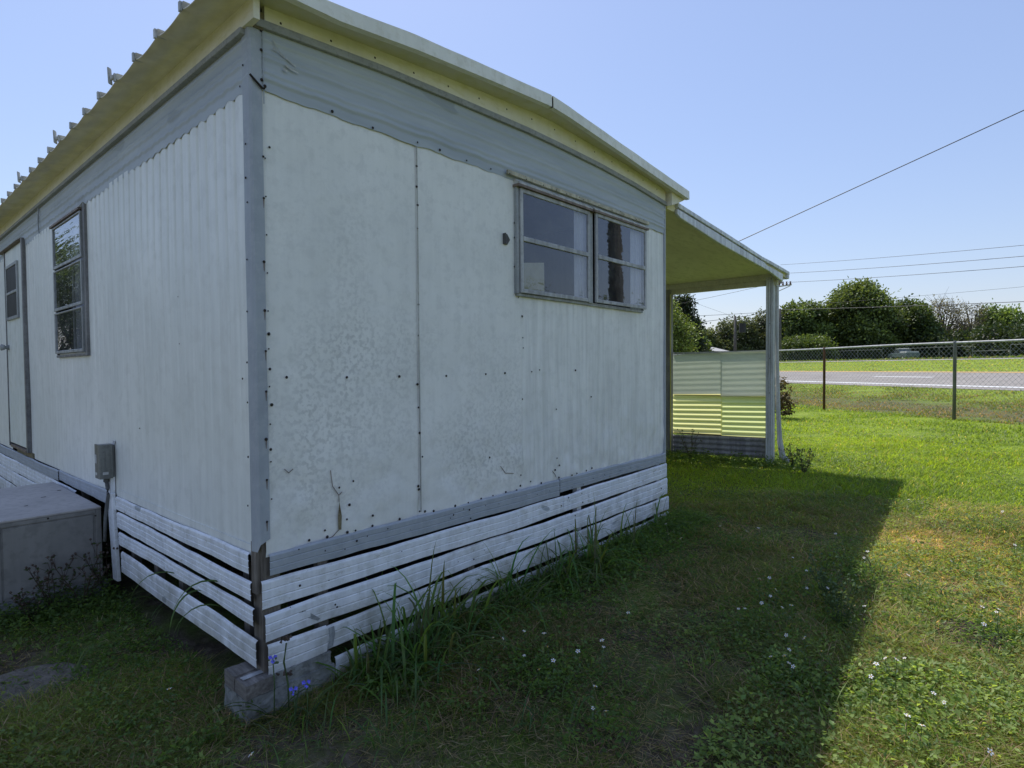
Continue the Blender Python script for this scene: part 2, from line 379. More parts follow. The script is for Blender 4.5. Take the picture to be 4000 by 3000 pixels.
# measured positions (metres)
FS= [(0.07, 2.391), (0.036, 2.34), (0.035, 2.168), (0.368, 2.633), (0.59, 2.625), (0.869, 2.633), (1.024, 2.636), (1.226, 2.631), (1.426, 2.633), (0.868, 2.511), (0.866, 2.404), (0.87, 2.309), (0.868, 2.187), (0.036, 2.655), (0.049, 2.634), (0.036, 2.778), (0.036, 2.856), (0.455, 0.916), (0.375, 0.898), (0.432, 0.806), (0.414, 0.741), (0.56, 0.73), (0.561, 0.678), (0.457, 0.679), (0.415, 0.679), (0.303, 0.71), (0.313, 0.678), (0.224, 0.682), (0.727, 0.679), (0.858, 0.811), (0.883, 0.982), (0.869, 0.69), (0.957, 0.677), (0.903, 0.684), (1.109, 0.679), (1.217, 0.677), (1.332, 0.679), (1.434, 0.68), (1.552, 0.682), (1.657, 0.675), (1.697, 0.767), (1.697, 0.698), (1.794, 0.711), (1.897, 0.686), (2.071, 0.831), (2.104, 0.777), (2.054, 0.752), (2.095, 0.694), (2.232, 0.692), (2.294, 0.696), (2.426, 0.697), (2.501, 0.705), (1.402, 0.916), (0.031, 1.903), (0.03, 1.7), (0.031, 1.53), (0.029, 1.36), (0.025, 1.159), (0.025, 0.987), (0.022, 0.81), (0.052, 1.603), (0.047, 1.454), (0.059, 1.302), (0.044, 1.114), (0.428, 1.413), (0.738, 1.412), (1.06, 1.41), (1.375, 1.416), (1.547, 1.42), (1.808, 1.426), (1.89, 1.437), (2.295, 1.431), (2.494, 1.234), (2.069, 1.167), (1.714, 1.78), (1.713, 1.252), (0.128, 1.418), (0.869, 1.789), (0.867, 1.626), (0.856, 1.369), (0.861, 1.246), (0.865, 1.111), (0.854, 0.829)]
SS= [(0.459, 0.63), (1.214, 0.638), (1.223, 0.587), (1.089, 0.633), (1.229, 0.506), (0.164, 0.498), (0.338, 0.359), (0.347, 0.345), (1.245, 0.343), (2.183, 0.542), (2.344, 0.545), (2.355, 0.478), (2.097, 0.501), (2.385, 0.365), (2.261, 0.401), (2.261, 0.316), (3.541, 0.537), (3.563, 0.386)]
WS= [(1.71, 1.775), (1.712, 1.643), (1.716, 1.578), (1.637, 2.353), (1.638, 2.263), (1.635, 2.083), (1.673, 1.894), (1.855, 1.905), (2.027, 1.906), (2.118, 1.905), (2.211, 1.905), (2.296, 1.906), (2.379, 1.908), (2.491, 1.911), (2.58, 1.909), (2.67, 1.911), (2.76, 1.912), (2.845, 1.91), (3.011, 1.91), (3.111, 1.914), (1.572, 2.635), (1.73, 2.638), (1.902, 2.64), (2.043, 2.64), (2.159, 2.639), (2.309, 2.649), (2.361, 2.641), (2.563, 2.64), (2.745, 2.64), (2.87, 2.656), (2.92, 2.642), (3.114, 2.641), (3.234, 2.659), (2.448, 2.546), (2.445, 2.457), (2.446, 2.365), (2.448, 2.19), (2.451, 2.099), (2.452, 2.011)]
LS= [(0.028, 2.389), (0.033, 2.251), (0.023, 2.148), (0.068, 2.637), (0.039, 2.715), (0.036, 1.913), (0.045, 1.697), (0.054, 1.483), (0.057, 1.314), (0.061, 1.082), (0.073, 0.872), (0.825, 0.633), (1.1, 0.615), (0.832, 1.827), (0.829, 1.588), (1.474, 1.116), (0.099, 1.414)]
FLOWERS= [(3.23, -0.23, 0.1), (3.2, -0.69, 0.16), (3.16, -0.78, 0.13), (2.64, -0.64, 0.2), (3.31, -0.85, 0.12), (3.23, -0.96, 0.18), (3.02, -0.36, 0.09), (3.66, -1.37, 0.1), (3.24, -1.47, 0.16), (3.2, -1.52, 0.13), (3.01, -1.69, 0.2), (3.13, -1.65, 0.12), (2.31, -1.63, 0.18), (2.49, -1.48, 0.09), (2.83, -1.66, 0.1), (2.29, -1.28, 0.16), (2.26, -1.38, 0.13), (1.98, -1.44, 0.2), (2.06, -1.37, 0.12), (1.78, -1.35, 0.18), (2.01, -1.3, 0.09), (2.11, -1.46, 0.1), (2.02, -1.53, 0.16), (2.86, -1.3, 0.13), (2.67, -1.48, 0.2), (2.74, -1.49, 0.12), (2.52, -1.47, 0.18), (2.53, -1.26, 0.09), (1.8, -1.57, 0.1), (1.69, -1.68, 0.16), (1.6, -1.64, 0.13), (1.52, -1.79, 0.2), (1.51, -1.59, 0.12), (1.43, -1.67, 0.18), (1.56, -1.65, 0.09), (1.52, -1.68, 0.1), (1.62, -1.97, 0.16), (1.76, -1.98, 0.13), (1.62, -2.04, 0.2), (1.83, -2.04, 0.12), (1.46, -1.98, 0.18), (1.65, -2.16, 0.09), (1.58, -2.2, 0.1), (1.29, -2.12, 0.16), (1.31, -2.16, 0.13), (1.15, -2.35, 0.2), (2.94, -1.91, 0.12), (2.86, -1.97, 0.18), (3.46, -2.07, 0.09), (2.7, -2.26, 0.1), (2.54, -2.33, 0.16), (2.58, -2.32, 0.13), (2.24, -2.34, 0.2), (2.41, -2.28, 0.12), (4.63, -2.29, 0.18), (5.13, -1.63, 0.09), (4.01, -2.37, 0.1), (2.56, -2.4, 0.16), (2.22, -1.75, 0.13), (2.09, -1.8, 0.2), (2.32, -1.8, 0.12), (2.25, -1.85, 0.18), (2.89, -1.56, 0.09), (1.09, -0.53, 0.1), (0.85, -0.54, 0.16), (0.92, -0.54, 0.13), (0.96, -0.76, 0.2), (1.0, -0.75, 0.12), (0.82, -0.92, 0.18), (0.86, -0.81, 0.09), (0.9, -0.69, 0.1), (0.6, -0.69, 0.16), (1.03, -0.9, 0.13), (1.06, -1.01, 0.2), (1.15, -0.96, 0.12), (0.76, -1.17, 0.18), (0.76, -1.16, 0.09), (0.76, -1.22, 0.1), (1.46, -0.91, 0.16), (-0.27, 0.28, 0.13), (-0.29, -0.52, 0.2)]
BLUE= [(0.01, -0.07, 0.26), (0.04, -0.18, 0.15), (0.08, -0.21, 0.17)]

# ================================================================== MOBILE HOME
W_, LEN = 3.66, 12.0
home = thing('mobile_home', 'old white metal mobile home with blue-grey trim, patched slat skirting and overhanging roof', 'mobile home')

def wob(x, s, a, seed=0): return a * noise.noise(Vector((x * s, seed * 7.3, .5)))
def sheet(us, zs, fn, holes=()):
    """grid of quads in (u,z); fn(u,z)->xyz ; holes are (u0,u1,z0,z1)"""
    mb = MB(); idx = {}
    for i, u in enumerate(us):
        for j, zz in enumerate(zs):
            idx[i, j] = len(mb.v); mb.v.append(tuple(fn(u, zz)))
    for i in range(len(us) - 1):
        for j in range(len(zs) - 1):
            uc, zc = (us[i] + us[i + 1]) / 2, (zs[j] + zs[j + 1]) / 2
            if any(a < uc < b and c < zc < d for a, b, c, d in holes): continue
            mb.f.append((idx[i, j], idx[i + 1, j], idx[i + 1, j + 1], idx[i, j + 1]))
    return mb
def rng_(a, b, st_, extra=()):
    n = max(1, round((b - a) / st_)); r = [a + (b - a) * i / n for i in range(n + 1)]
    return sorted(set([round(q, 5) for q in r + [e for e in extra if a < e < b]]))
def dent(x, z):
    low = max(0, 1 - (z - .66) / .55)
    d = .016 * low * noise.noise(Vector((x * 5, z * 7, 1.3))) + .009 * low * noise.noise(Vector((x * 17, z * 19, 4.3)))
    return d + .004 * noise.noise(Vector((x * 1.5, z * 1.1, 8)))
def ribs(u, p, a):
    q = (u / p) % 1.0
    return a * (1 if q < .12 else 0.35 if q < .2 else 0)
HX0, HX1, HZ0, HZ1 = 1.665, 3.245, 1.925, 2.60
def fpanel(x0, x1, off, mat, rib=0, lab=None):
    us = rng_(x0, x1, .0125 if rib else .02, (HX0, HX1)); zs = rng_(.655, 2.64, .03, (HZ0, HZ1))
    def fn(x, z): return (x, off + dent(x, z) - (ribs(x - 1.7, .108, .0035) if rib else 0), z)
    return sheet(us, zs, fn, [(HX0, HX1, HZ0, HZ1)]).build('wall_panel', mat, home, smooth=True, label=lab)
fpanel(.02, .868, 0, 'wall_front', lab='blotchy white end panel beside the corner trim')
fpanel(.860, 1.716, -.003, 'wall_front', lab='blotchy white end panel left of the window')
fpanel(1.708, 3.645, 0.0, 'wall_plain', 1, lab='cleaner white end panel around the window')
# lap seam edges
MB().box(.8655, -.0085, .69, .8700, -.003, 2.625).build('seam_strip', 'alu_white', home)
# torn slit and creases in the left panel
MB().add([(.372, -.012, .835), (.378, -.013, .80), (.384, -.013, .765), (.381, -.012, .70), (.366, -.012, .70), (.363, -.013, .76)], [(0, 1, 2, 3, 4, 5)]).build('torn_slit', 'wood_rot', home)
for pts in ([(.330, .985), (.333, .95), (.340, .91), (.372, .862), (.374, .83)], [(.372, .862), (.388, .875)], [(.366, .70), (.34, .675), (.30, .665)], [(1.50, .85), (1.55, .80), (1.62, .79)], [(2.02, .75), (2.05, .72), (2.06, .70)], [(.11, 1.02), (.13, 1.0), (.15, 1.015)]):
    MB().tube([(a, -.006 + dent(a, b), b) for a, b in pts], .0018, 5).build('crease', 'alu_brown', home)

# ---- side wall (x = 0)
SY0, SY1, SZ0, SZ1 = 2.515, 3.33, 1.59, 2.58
us = rng_(.02, LEN, .00625, (SY0, SY1, 4.53, 5.43)); zs = rng_(.655, 2.63, .12, (SZ0, SZ1, .73, 2.675))
def sfn(y, z):
    a = .0075 * min(1, max(.18, (z - .9) / 1.3))
    q = (y / .1) % 1.0
    r = a * (1 - math.exp(-((q - .5) / .085) ** 2))
    return (-r + .006 * noise.noise(Vector((y * 1.2, z * 1.0, 3))) - .001, y, z)
sheet(us, zs, sfn, [(SY0, SY1, SZ0, SZ1), (4.53, 5.43, 0, 3)]).build('side_wall', 'wall_side', home, smooth=True)
# far and hidden walls, floor
MB().box(W_ - .02, .02, .62, W_, LEN, 2.95).build('side_wall', 'wall_plain', home)
MB().box(.0, LEN - .02, .62, W_ - .02, LEN, 2.95).build('rear_wall', 'wall_plain', home)
MB().box(.03, .03, .60, W_ - .03, LEN - .03, .64).build('floor', 'dark_inside', home)
mb = MB(); x0, y0, z0, x1, y1, z1 = .06, .075, .66, 3.6, 6.4, 2.8
mb.add([(x0, y0, z0), (x1, y0, z0), (x1, y1, z0), (x0, y1, z0), (x0, y0, z1), (x1, y0, z1), (x1, y1, z1), (x0, y1, z1)], [(0, 1, 2, 3), (4, 7, 6, 5), (3, 2, 6, 7), (1, 5, 6, 2)])
mb.build('dark_room_box', 'dark_inside', home)  # inward box painted near-black in place of the room's own darkness

# ---- upper blue-grey band
TBX = [-.05, .03, .657, 1.2, 1.75, 2.08, 2.6, 3.1, 3.66]; TBZ = [2.868, 2.872, 2.914, 2.932, 2.946, 2.944, 2.934, 2.910, 2.866]
def TB(x): return float(np.interp(x, TBX, TBZ))
us = rng_(.0, 3.655, .02)
def band_lower(x, seed): return 2.617 + wob(x, 9, .008, seed) + wob(x, 30, .004, seed)
def bfn(x, f):
    zl, zh = band_lower(x, 1), TB(x) + .012
    z = zl + (zh - zl) * f
    off = 0
    for c in (.20, .30, .52, .60, .80): off += .006 * math.exp(-((f - c) / .028) ** 2)
    if f < .16: off -= .002
    return (x, -.009 - off + wob(x, 1.3, .003), z)
fs = rng_(0, 1, .025)
sheet(us, fs, bfn).build('upper_band', 'blue_band', home, smooth=True)
us = rng_(-.004, LEN, .02)
def bfs(y, f):
    zl, zh = 2.61 + .006 * math.cos(y * 2 * math.pi / .1) + wob(y, 9, .008, 3), 2.87
    off = 0
    for c in (.22, .45, .55, .78): off += .007 * math.exp(-((f - c) / .035) ** 2)
    return (-.009 - off + wob(y, 1.3, .003, 2), y, zl + (zh - zl) * f)
sheet(us, fs, bfs).build('upper_band', 'blue_band', home, smooth=True)
mb = MB(); mb.tube([(-.018, 3.86, 2.86), (-.02, 3.87, 2.78), (-.02, 3.885, 2.70), (-.018, 3.87, 2.62)], .006, 5); mb.build('band_joint', 'blue_trim', home)

# drip moulding under the fascia, front (curved) and side
def ribbon(xs, y0, y1, zl, zh):
    mb = MB()
    for x in xs: mb.v += [(x, y0, zl(x)), (x, y0, zh(x)), (x, y1, zh(x)), (x, y1, zl(x))]
    n = len(xs)
    for i in range(n - 1):
        a = 4 * i; b = a + 4
        for k in range(4): mb.f.append((a + k, b + k, b + (k + 1) % 4, a + (k + 1) % 4))
    mb.f += [(0, 1, 2, 3), (4 * n - 1, 4 * n - 2, 4 * n - 3, 4 * n - 4)]
    return mb
xs = rng_(.012, 3.675, .06)
ribbon(xs, -.030, 0.0, lambda x: TB(x) - .006, lambda x: TB(x) + .028).build('drip_moulding', 'grey_trim', home, bevel=.004)
MB().box(-.034, .02, 2.834, 0, LEN, 2.860).build('drip_moulding', 'grey_trim', home, bevel=.004)
INX = [-.02, .16, .40, 1.19, 1.82, 2.04, 2.94, 3.3, 3.58, 3.66]; INZ = [2.952, 2.968, 2.993, 3.044, 3.083, 3.087, 3.052, 3.026, 3.001, 2.990]
def IN(x): return float(np.interp(x, INX, INZ))
ribbon(rng_(.05, 3.64, .06), -.024, 0.0, lambda x: TB(x) + .026, lambda x: IN(x) + .004).build('fascia', 'cream', home)
MB().box(-.026, -.085, 2.858, 0, LEN, 2.9445).build('fascia', 'cream', home, label='cream fascia board along the long side')
# dark open notch at the corner
MB().box(.004, -.022, 2.858, .045, -.004, 2.93).build('corner_gap', 'wood_rot', home)
# little roof screws in the fascia
# ---- roof
TX = [-.185, -.1, .22, .75, 1.3, 1.82, 2.0, 2.763, 3.17, 3.6, 3.905]; TZ = [2.948, 2.965, 3.008, 3.066, 3.108, 3.142, 3.138, 3.089, 3.060, 3.034, 3.012]
def TZf(x): return float(np.interp(x, TX, TZ))
def OV(x): return -.16 if x < 1.8 else -.16 + .05 * (x - 1.8) / 2.1
def ED(x): return float(np.interp(x, [-.185, .0, .3], [2.934, 2.950, TZf(.3) - .060])) if x < .3 else TZf(x) - .062
xs = rng_(-.10, 3.9, .06)
mb = MB()
for x in xs:
    inner = 2.945 if x < -.0 else IN(x) + .002
    mb.v += [(x, OV(x), TZf(x)), (x, OV(x) + .004, ED(x)), (x, -.0, inner if x < 3.66 else ED(x)), (x, LEN + .1, inner if x < 3.66 else ED(x)), (x, LEN + .1, TZf(x))]
n = len(xs)
for i in range(n - 1):
    a, b = 5 * i, 5 * i + 5
    for k in range(1, 5): mb.f.append((a + k, b + k, b + (k + 1) % 5, a + (k + 1) % 5))
mb.f += [(0, 1, 2, 3, 4), (5 * n - 1, 5 * n - 2, 5 * n - 3, 5 * n - 4, 5 * n - 5)]
roof = mb.build('roof', 'soffit', home)
roof['label'] = 'low arched metal roof with stained yellowish underside'
# pale drip edge along the front, two lengths meeting at the ridge with an open joint
for a, b in ((-.165, 1.818), (1.832, 3.905)):
    xs2 = rng_(a, b, .06); mb = MB()
    for x in xs2: mb.v += [(x, OV(x) - .012, TZf(x) + .006 + wob(x, 3, .004)), (x, OV(x) - .014, ED(x) - .002), (x, OV(x) + .02, ED(x) - .003), (x, OV(x) + .10, TZf(x) + .012)]
    for i in range(len(xs2) - 1):
        q, r = 4 * i, 4 * i + 4; mb.f += [(q, r, r + 1, q + 1), (q + 1, r + 1, r + 2, q + 2), (q, q + 3, r + 3, r)]
    mb.build('drip_edge', 'drip', roof)
# scalloped pan ends of the left eave
ys = rng_(-.16, LEN, .02); mb = MB()
for y in ys:
    q = ((y - .227) / .295) % 1.0
    sag = .034 * math.sin(math.pi * q) ** .8
    mb.v += [(-.022, y, 2.944), (-.11, y, 2.943 - sag * .35), (-.176 - sag * .3, y, 2.948 - sag), (-.176 - sag * .3, y, 2.953 - sag), (-.05, y, 2.968)]
for i in range(len(ys) - 1):
    a, b = 5 * i, 5 * i + 5
    for k in range(4): mb.f.append((a + k, b + k, b + k + 1, a + k + 1))
mb.build('eave', 'eave', roof, smooth=True)
k = 0; y = .227
while y < 9.5:
    mb = MB(); mb.prism([(y - .010, 2.944), (y + .010, 2.944), (y + .024, 2.970), (y - .024, 2.970)], 'x', -.182, -.04)
    mb.prism([(y - .009, 2.935), (y + .009, 2.935), (y + .009, 2.974), (y - .009, 2.974)], 'x', -.190, -.181)
    mb.build('roof_rib', 'alu_white', roof)
    if k % 4 == 3:
        mb = MB(); mb.prism([(-.206, 2.930), (-.186, 2.922), (-.190, 3.006), (-.209, 3.014)], 'y', y + .026, y + .040); mb.box(-.200, y - .005, 2.944, -.184, y + .026, 2.966)
        mb.build('tie_bracket', 'alu_white', roof, bevel=.006)
    y += .295; k += 1
# right-hand eave box
MB().prism([(3.66, 2.858), (3.77, 2.895), (3.886, 2.943), (3.902, 2.99), (3.66, 2.99)], 'y', -.075, LEN).build('eave_box', 'cream', home)

# ---- corner trim: angle with a ragged bottom
mb = MB()
zs = rng_(.735, 2.868, .04)
for z in zs:
    w = wob(z, 4, .004, 5)
    mb.v += [(-.014, .052 + w, z + (.0 if z > .8 else -.055)), (-.0145, -.004, z + (0 if z > .8 else -.05)), (-.006, -.0155, z + (0 if z > .8 else -.02)), (.036 + w, -.0165, z)]
for i in range(len(zs) - 1):
    a, b = 4 * i, 4 * i + 4
    for k in range(3): mb.f.append((a + k, a + k + 1, b + k + 1, b + k))
mb.build('corner_trim', 'blue_trim', home)
MB().box(.042, -.0185, 2.56, .046, -.0165, 2.868).build('corner_trim_lap', 'blue_trim', home)
mb = MB(); mb.box(W_ - .018, -.014, .60, W_ + .006, .03, 2.868); mb.build('corner_trim', 'blue_trim', home, bevel=.003)
mb = MB(); mb.tube([(-.016, -.02, 2.66), (.01, -.024, 2.637), (.035, -.024, 2.618), (.045, -.022, 2.622)], .005, 5); mb.build('torn_edge', 'screw', home)
# exposed corner post
MB().box(.006, .004, .02, .085, .085, .735).build('corner_post', 'wood', home)
mb = MB().box(-.012, .018, .50, .004, .062, .72); mb.build('wood_scrap', 'wood', home)
# peeled white paint scrawl on the band near the corner
mb = MB()
for pts in ([(.085, 2.842), (.10, 2.82), (.118, 2.795), (.14, 2.785)], [(.085, 2.805), (.105, 2.80)], [(.12, 2.795), (.122, 2.765)], [(.145, 2.785), (.165, 2.775), (.19, 2.765)], [(.14, 2.755), (.17, 2.745), (.20, 2.742)], [(.13, 2.735), (.15, 2.73)]):
    for (a, b), (c, d) in zip(pts, pts[1:]):
        w = random.uniform(.003, .006); yy = -.0195
        mb.add([(a, yy, b - w), (c, yy, d - w), (c, yy, d + w), (a, yy, b + w)], [(0, 1, 2, 3)])
mb.build('paint_scuff', 'alu_white', home)

# ---- base trim and skirting
PROF = [(0, .003), (.03, .008), (.30, .0095), (.335, .0065), (.37, .0095), (.62, .0095), (.655, .0065), (.69, .0095), (.90, .010), (.955, .007), (1, .0)]
def slat(name, u0, u1, za, zb, axis, mat='slat', seed=0, off=.0, parent=home, step=.05, sag=.010, lab=None):
    """za/zb: (z_low,z_high) at both ends; axis 'x' = front wall, 'y' = left wall"""
    us = rng_(u0, u1, step); mb = MB(); n = len(PROF)
    for u in us:
        f = (u - u0) / (u1 - u0)
        lo = za[0] + (zb[0] - za[0]) * f + wob(u, 1.6, sag, seed) + wob(u, 7, .0035, seed + 9)
        hi = za[1] + (zb[1] - za[1]) * f + wob(u, 1.9, sag, seed + 4) + wob(u, 6, .004, seed + 2)
        o = off + abs(wob(u, 1.5, .014, seed + 6))
        for p, d in PROF:
            z = lo + (hi - lo) * p; q = -(o + d + .003)
            mb.v.append((u, q, z) if axis == 'x' else (q, u, z))
    for i in range(len(us) - 1):
        for k in range(n - 1): mb.f.append((i * n + k, i * n + n + k, i * n + n + k + 1, i * n + k + 1))
    o = mb.build(name, mat, parent, label=lab); return o
slat('base_trim', .030, 2.085, (.574, .668), (.568, .682), 'x', 'blue_trim', 1, .002, sag=.002)
slat('base_trim', 2.095, 3.655, (.588, .684), (.603, .690), 'x', 'blue_trim', 2, .0, sag=.002)
rowsf = [('A', -.004, 2.135, (.437, .560), (.446, .563), 2.125, 3.668, (.448, .562), (.474, .590)),
         ('B', .005, 2.215, (.296, .417), (.300, .427), 2.205, 3.682, (.302, .424), (.312, .460)),
         ('C', .275, 2.30, (.160, .268), (.152, .280), 2.29, 3.695, (.155, .280), (.178, .304)),
         ('D', .335, 2.30, (-.006, .108), (.02, .125), 2.29, 3.695, (.02, .124), (.05, .155))]
for i, (nm, a, b, za, zb, c, d, zc, zd) in enumerate(rowsf):
    slat('skirting_slat', a, b, za, zb, 'x', seed=10 + i, off=.002)
    slat('skirting_slat', c, d, zc, zd, 'x', seed=20 + i, off=.006)
slat('skirting_slat', .014, .290, (.146, .281), (.158, .276), 'x', seed=71, off=.008, lab='short cracked end piece of the third skirting slat')
MB().add([(.118, -.0165, .300), (.123, -.0165, .300), (.121, -.0165, .417), (.117, -.0165, .417)], [(0, 1, 2, 3)]).build('slat_crack', 'bracket', home)
MB().add([(.130, -.0175, .412), (.165, -.0175, .398), (.225, -.0175, .350), (.262, -.0175, .318), (.250, -.0175, .312), (.205, -.0175, .338), (.150, -.0175, .385), (.128, -.0175, .402)], [(0, 1, 2, 3, 4, 5, 6, 7)]).build('bare_metal_patch', 'alu', home)
MB().add([(.300, -.0195, .262), (.330, -.0195, .262), (.335, -.0195, .225), (.322, -.0195, .168), (.292, -.0195, .165), (.305, -.0195, .21)], [(0, 1, 2, 3, 4, 5)]).build('bare_metal_patch', 'alu', home)
rowsl = [(.068, 1.935, (.577, .668), (.568, .652)), (.058, 1.90, (.462, .549), (.458, .560)), (.032, 1.87, (.360, .435), (.360, .440)), (.020, 1.85, (.184, .303), (.186, .318))]
for i, (a, b, za, zb) in enumerate(rowsl): slat('skirting_slat', a, b, za, zb, 'y', seed=30 + i, off=.004, sag=.008 if i else .003)
slat('base_trim', 2.12, 3.43, (.575, .666), (.575, .658), 'y', 'blue_trim', 41, .002, sag=.006)
slat('base_trim', 3.42, 11.9, (.570, .656), (.564, .656), 'y', 'blue_trim', 42, .008, sag=.003)
for i, (a, lo, hi) in enumerate(((2.9, .447, .562), (2.6, .312, .440), (2.5, .17, .295), (2.4, .03, .155))):
    slat('skirting_slat', a, 11.9, (lo, hi), (lo - .005, hi), 'y', seed=50 + i, off=.008, sag=.004)
MB().prism([(1.945, .672), (2.055, .665), (1.965, .12), (1.872, .125)], 'x', -.034, -.014).build('skirting_end_board', 'slat', home, bevel=.002)
MB().box(-.030, 1.975, .66, -.006, 2.035, .79).build('skirting_end_board', 'slat', home)
MB().box(-.006, .068, .655, -.0035, 1.95, .70).build('wall_patch', 'wall_side', home)
# wooden studs and black void behind the skirting
for (a, b) in ((.045, .17), (.045, .95), (.045, 1.33), (.045, 1.74), (.045, 2.9)):
    MB().box(a - .02, b, .20, a + .02, b + .055, .62).build('skirting_stud', 'wood', home)
for a in (.27, 1.23, 2.33, 3.54):
    MB().box(a, .012, .0, a + .05, .05, .60).build('skirting_stud', 'slat' if a > 2 else 'wood', home)
MB().box(.6, .9, -.05, W_ - .03, .93, .60).build('dark_void_sheet', 'dark_inside', home)  # added dark sheet standing in for the shade behind the slats
MB().box(W_ - .03, .05, -.05, W_ - .01, LEN, .62).build('skirting_panel', 'slat', home)
MB().box(.0, LEN - .01, -.05, W_, LEN + .01, .62).build('skirting_panel', 'slat', home)

# ---- front window
win = MB()
win.box(1.640, -.028, 1.915, 1.664, .0, 2.585)
win.box(2.440, -.026, 1.915, 2.493, .02, 2.585)
win.box(3.246, -.020, 1.915, 3.262, .0, 2.60)
win.box(1.650, -.022, 1.902, 2.440, .0, 1.921); win.box(2.440, -.018, 1.899, 3.246, .0, 1.918)
win = win.build('window', 'alu', home, bevel=.003, label='wide four-pane window in the end wall')
for x0, x1, z0, z1, y in ((1.666, 2.438, 1.922, 2.572, -.040), (2.497, 3.250, 1.925, 2.575, -.052)):
    w = .026; zt = 2.262
    mb = MB(); mb.box(x0, y, z0, x0 + w, y + .016, z1); mb.box(x1 - w, y, z0, x1, y + .016, z1); mb.box(x0 + w, y, z0, x1 - w, y + .016, z0 + w)
    mb.box(x0 + w, y, z1 - w, x1 - w, y + .016, z1); mb.box(x0 + w, y - .004, zt - .017, x1 - w, y + .012, zt + .013)
    mb.build('sash', 'galv', win, bevel=.003)
    for a, b in ((z0 + w, zt - .017), (zt + .013, z1 - w)):
        MB().add([(x0 + w, y + .008, a), (x1 - w, y + .008, a), (x1 - w, y + .008, b), (x0 + w, y + .008, b)], [(0, 1, 2, 3)]).build('pane', 'glass', win)
MB().prism([(-.018, 2.627), (-.054, 2.598), (-.054, 2.590), (-.0, 2.590), (-.0, 2.627)], 'x', 1.640, 2.452).build('flashing', 'alu_white', win)
MB().prism([(-.018, 2.627), (-.062, 2.598), (-.062, 2.590), (-.0, 2.590), (-.0, 2.627)], 'x', 2.462, 3.262).build('flashing', 'alu_white', win)
MB().box(1.630, -.056, 2.574, 2.456, -.002, 2.589).build('flashing_lip', 'alu_brown', win)
MB().box(2.460, -.064, 2.574, 3.268, -.002, 2.589).build('flashing_lip', 'alu_brown', win)
MB().box(1.557, -.034, 2.634, 3.330, -.018, 2.659).build('awning_rail', 'strip', win, bevel=.002)
def curtain(u0, u1, z0, z1, d, axis, n=5, amp=.012):
    us = rng_(u0, u1, (u1 - u0) / (n * 8)); mb = MB()
    for u in us:
        w = d + amp * math.sin((u - u0) / (u1 - u0) * n * 2 * math.pi)
        for z in (z0, z1): mb.v.append((u, w, z) if axis == 'x' else (w, u, z))
    for i in range(len(us) - 1): mb.f.append((2 * i, 2 * i + 2, 2 * i + 3, 2 * i + 1))
    return mb
curtain(2.28, 2.435, 1.9, 2.6, -.008, 'x', 4, .006).build('curtain', 'curtain', win, smooth=True)
curtain(3.06, 3.235, 1.9, 2.6, -.008, 'x', 4, .006).build('curtain', 'curtain', win, smooth=True)
MB().add([(1.69, -.020, 1.94), (1.925, -.020, 1.948), (1.922, -.020, 2.142), (1.69, -.020, 2.112)], [(0, 1, 2, 3)]).build('paper_sheet', 'paper', win)
for x0, z0, s in ((1.535, 2.207, 1), (3.262, 2.200, 1)):
    mb = MB(); mb.prism([(x0, z0), (x0 + .035, z0), (x0 + .062, z0 + .034), (x0 + .035, z0 + .066), (x0, z0 + .066)], 'y', -.012, -.005)
    mb.box(x0, -.030, z0, x0 + .006, -.012, z0 + .066)
    mb.build('shutter_bracket', 'bracket', home, bevel=.002)

# ---- side window
sw = MB()
sw.box(-.024, 2.462, 1.575, .0, 2.512, 2.605); sw.box(-.020, 3.333, 1.58, .0, 3.36, 2.56); sw.box(-.026, 2.462, 1.560, .0, 3.34, 1.578)
sw = sw.build('window', 'alu_dark', home, bevel=.003, label='tall three-pane window in the long side wall')
for z0, z1 in ((1.59, 1.905), (1.92, 2.23), (2.245, 2.565)):
    mb = MB(); x = -.036; w = .022; y0, y1 = 2.515, 3.33
    mb.box(x, y0, z0, x + .016, y0 + w, z1); mb.box(x, y1 - w, z0, x + .016, y1, z1); mb.box(x, y0 + w, z0, x + .016, y1 - w, z0 + w); mb.box(x, y0 + w, z1 - w * .5, x + .016, y1 - w, z1)
    mb.build('sash', 'alu', sw, bevel=.003)
    MB().add([(x + .008, y1 - w, z0 + w), (x + .008, y0 + w, z0 + w), (x + .008, y0 + w, z1 - w * .5), (x + .008, y1 - w, z1 - w * .5)], [(0, 1, 2, 3)]).build('pane', 'glass_side', sw)
MB().box(-.045, 2.515, 2.572, .0, 3.37, 2.586).build('flashing_lip', 'alu_brown', sw)
MB().prism([(-.04, 2.588), (-.0, 2.588), (-.0, 2.625), (-.018, 2.625)], 'y', 2.515, 3.37).build('flashing', 'alu_white', sw)
curtain(2.75, 2.95, 1.55, 2.55, .03, 'y', 4, .01).build('curtain', 'curtain', sw, smooth=True)
MB().box(.02, 3.0, 1.6, .03, 3.02, 2.5).build('curtain_edge', 'curtain', sw)

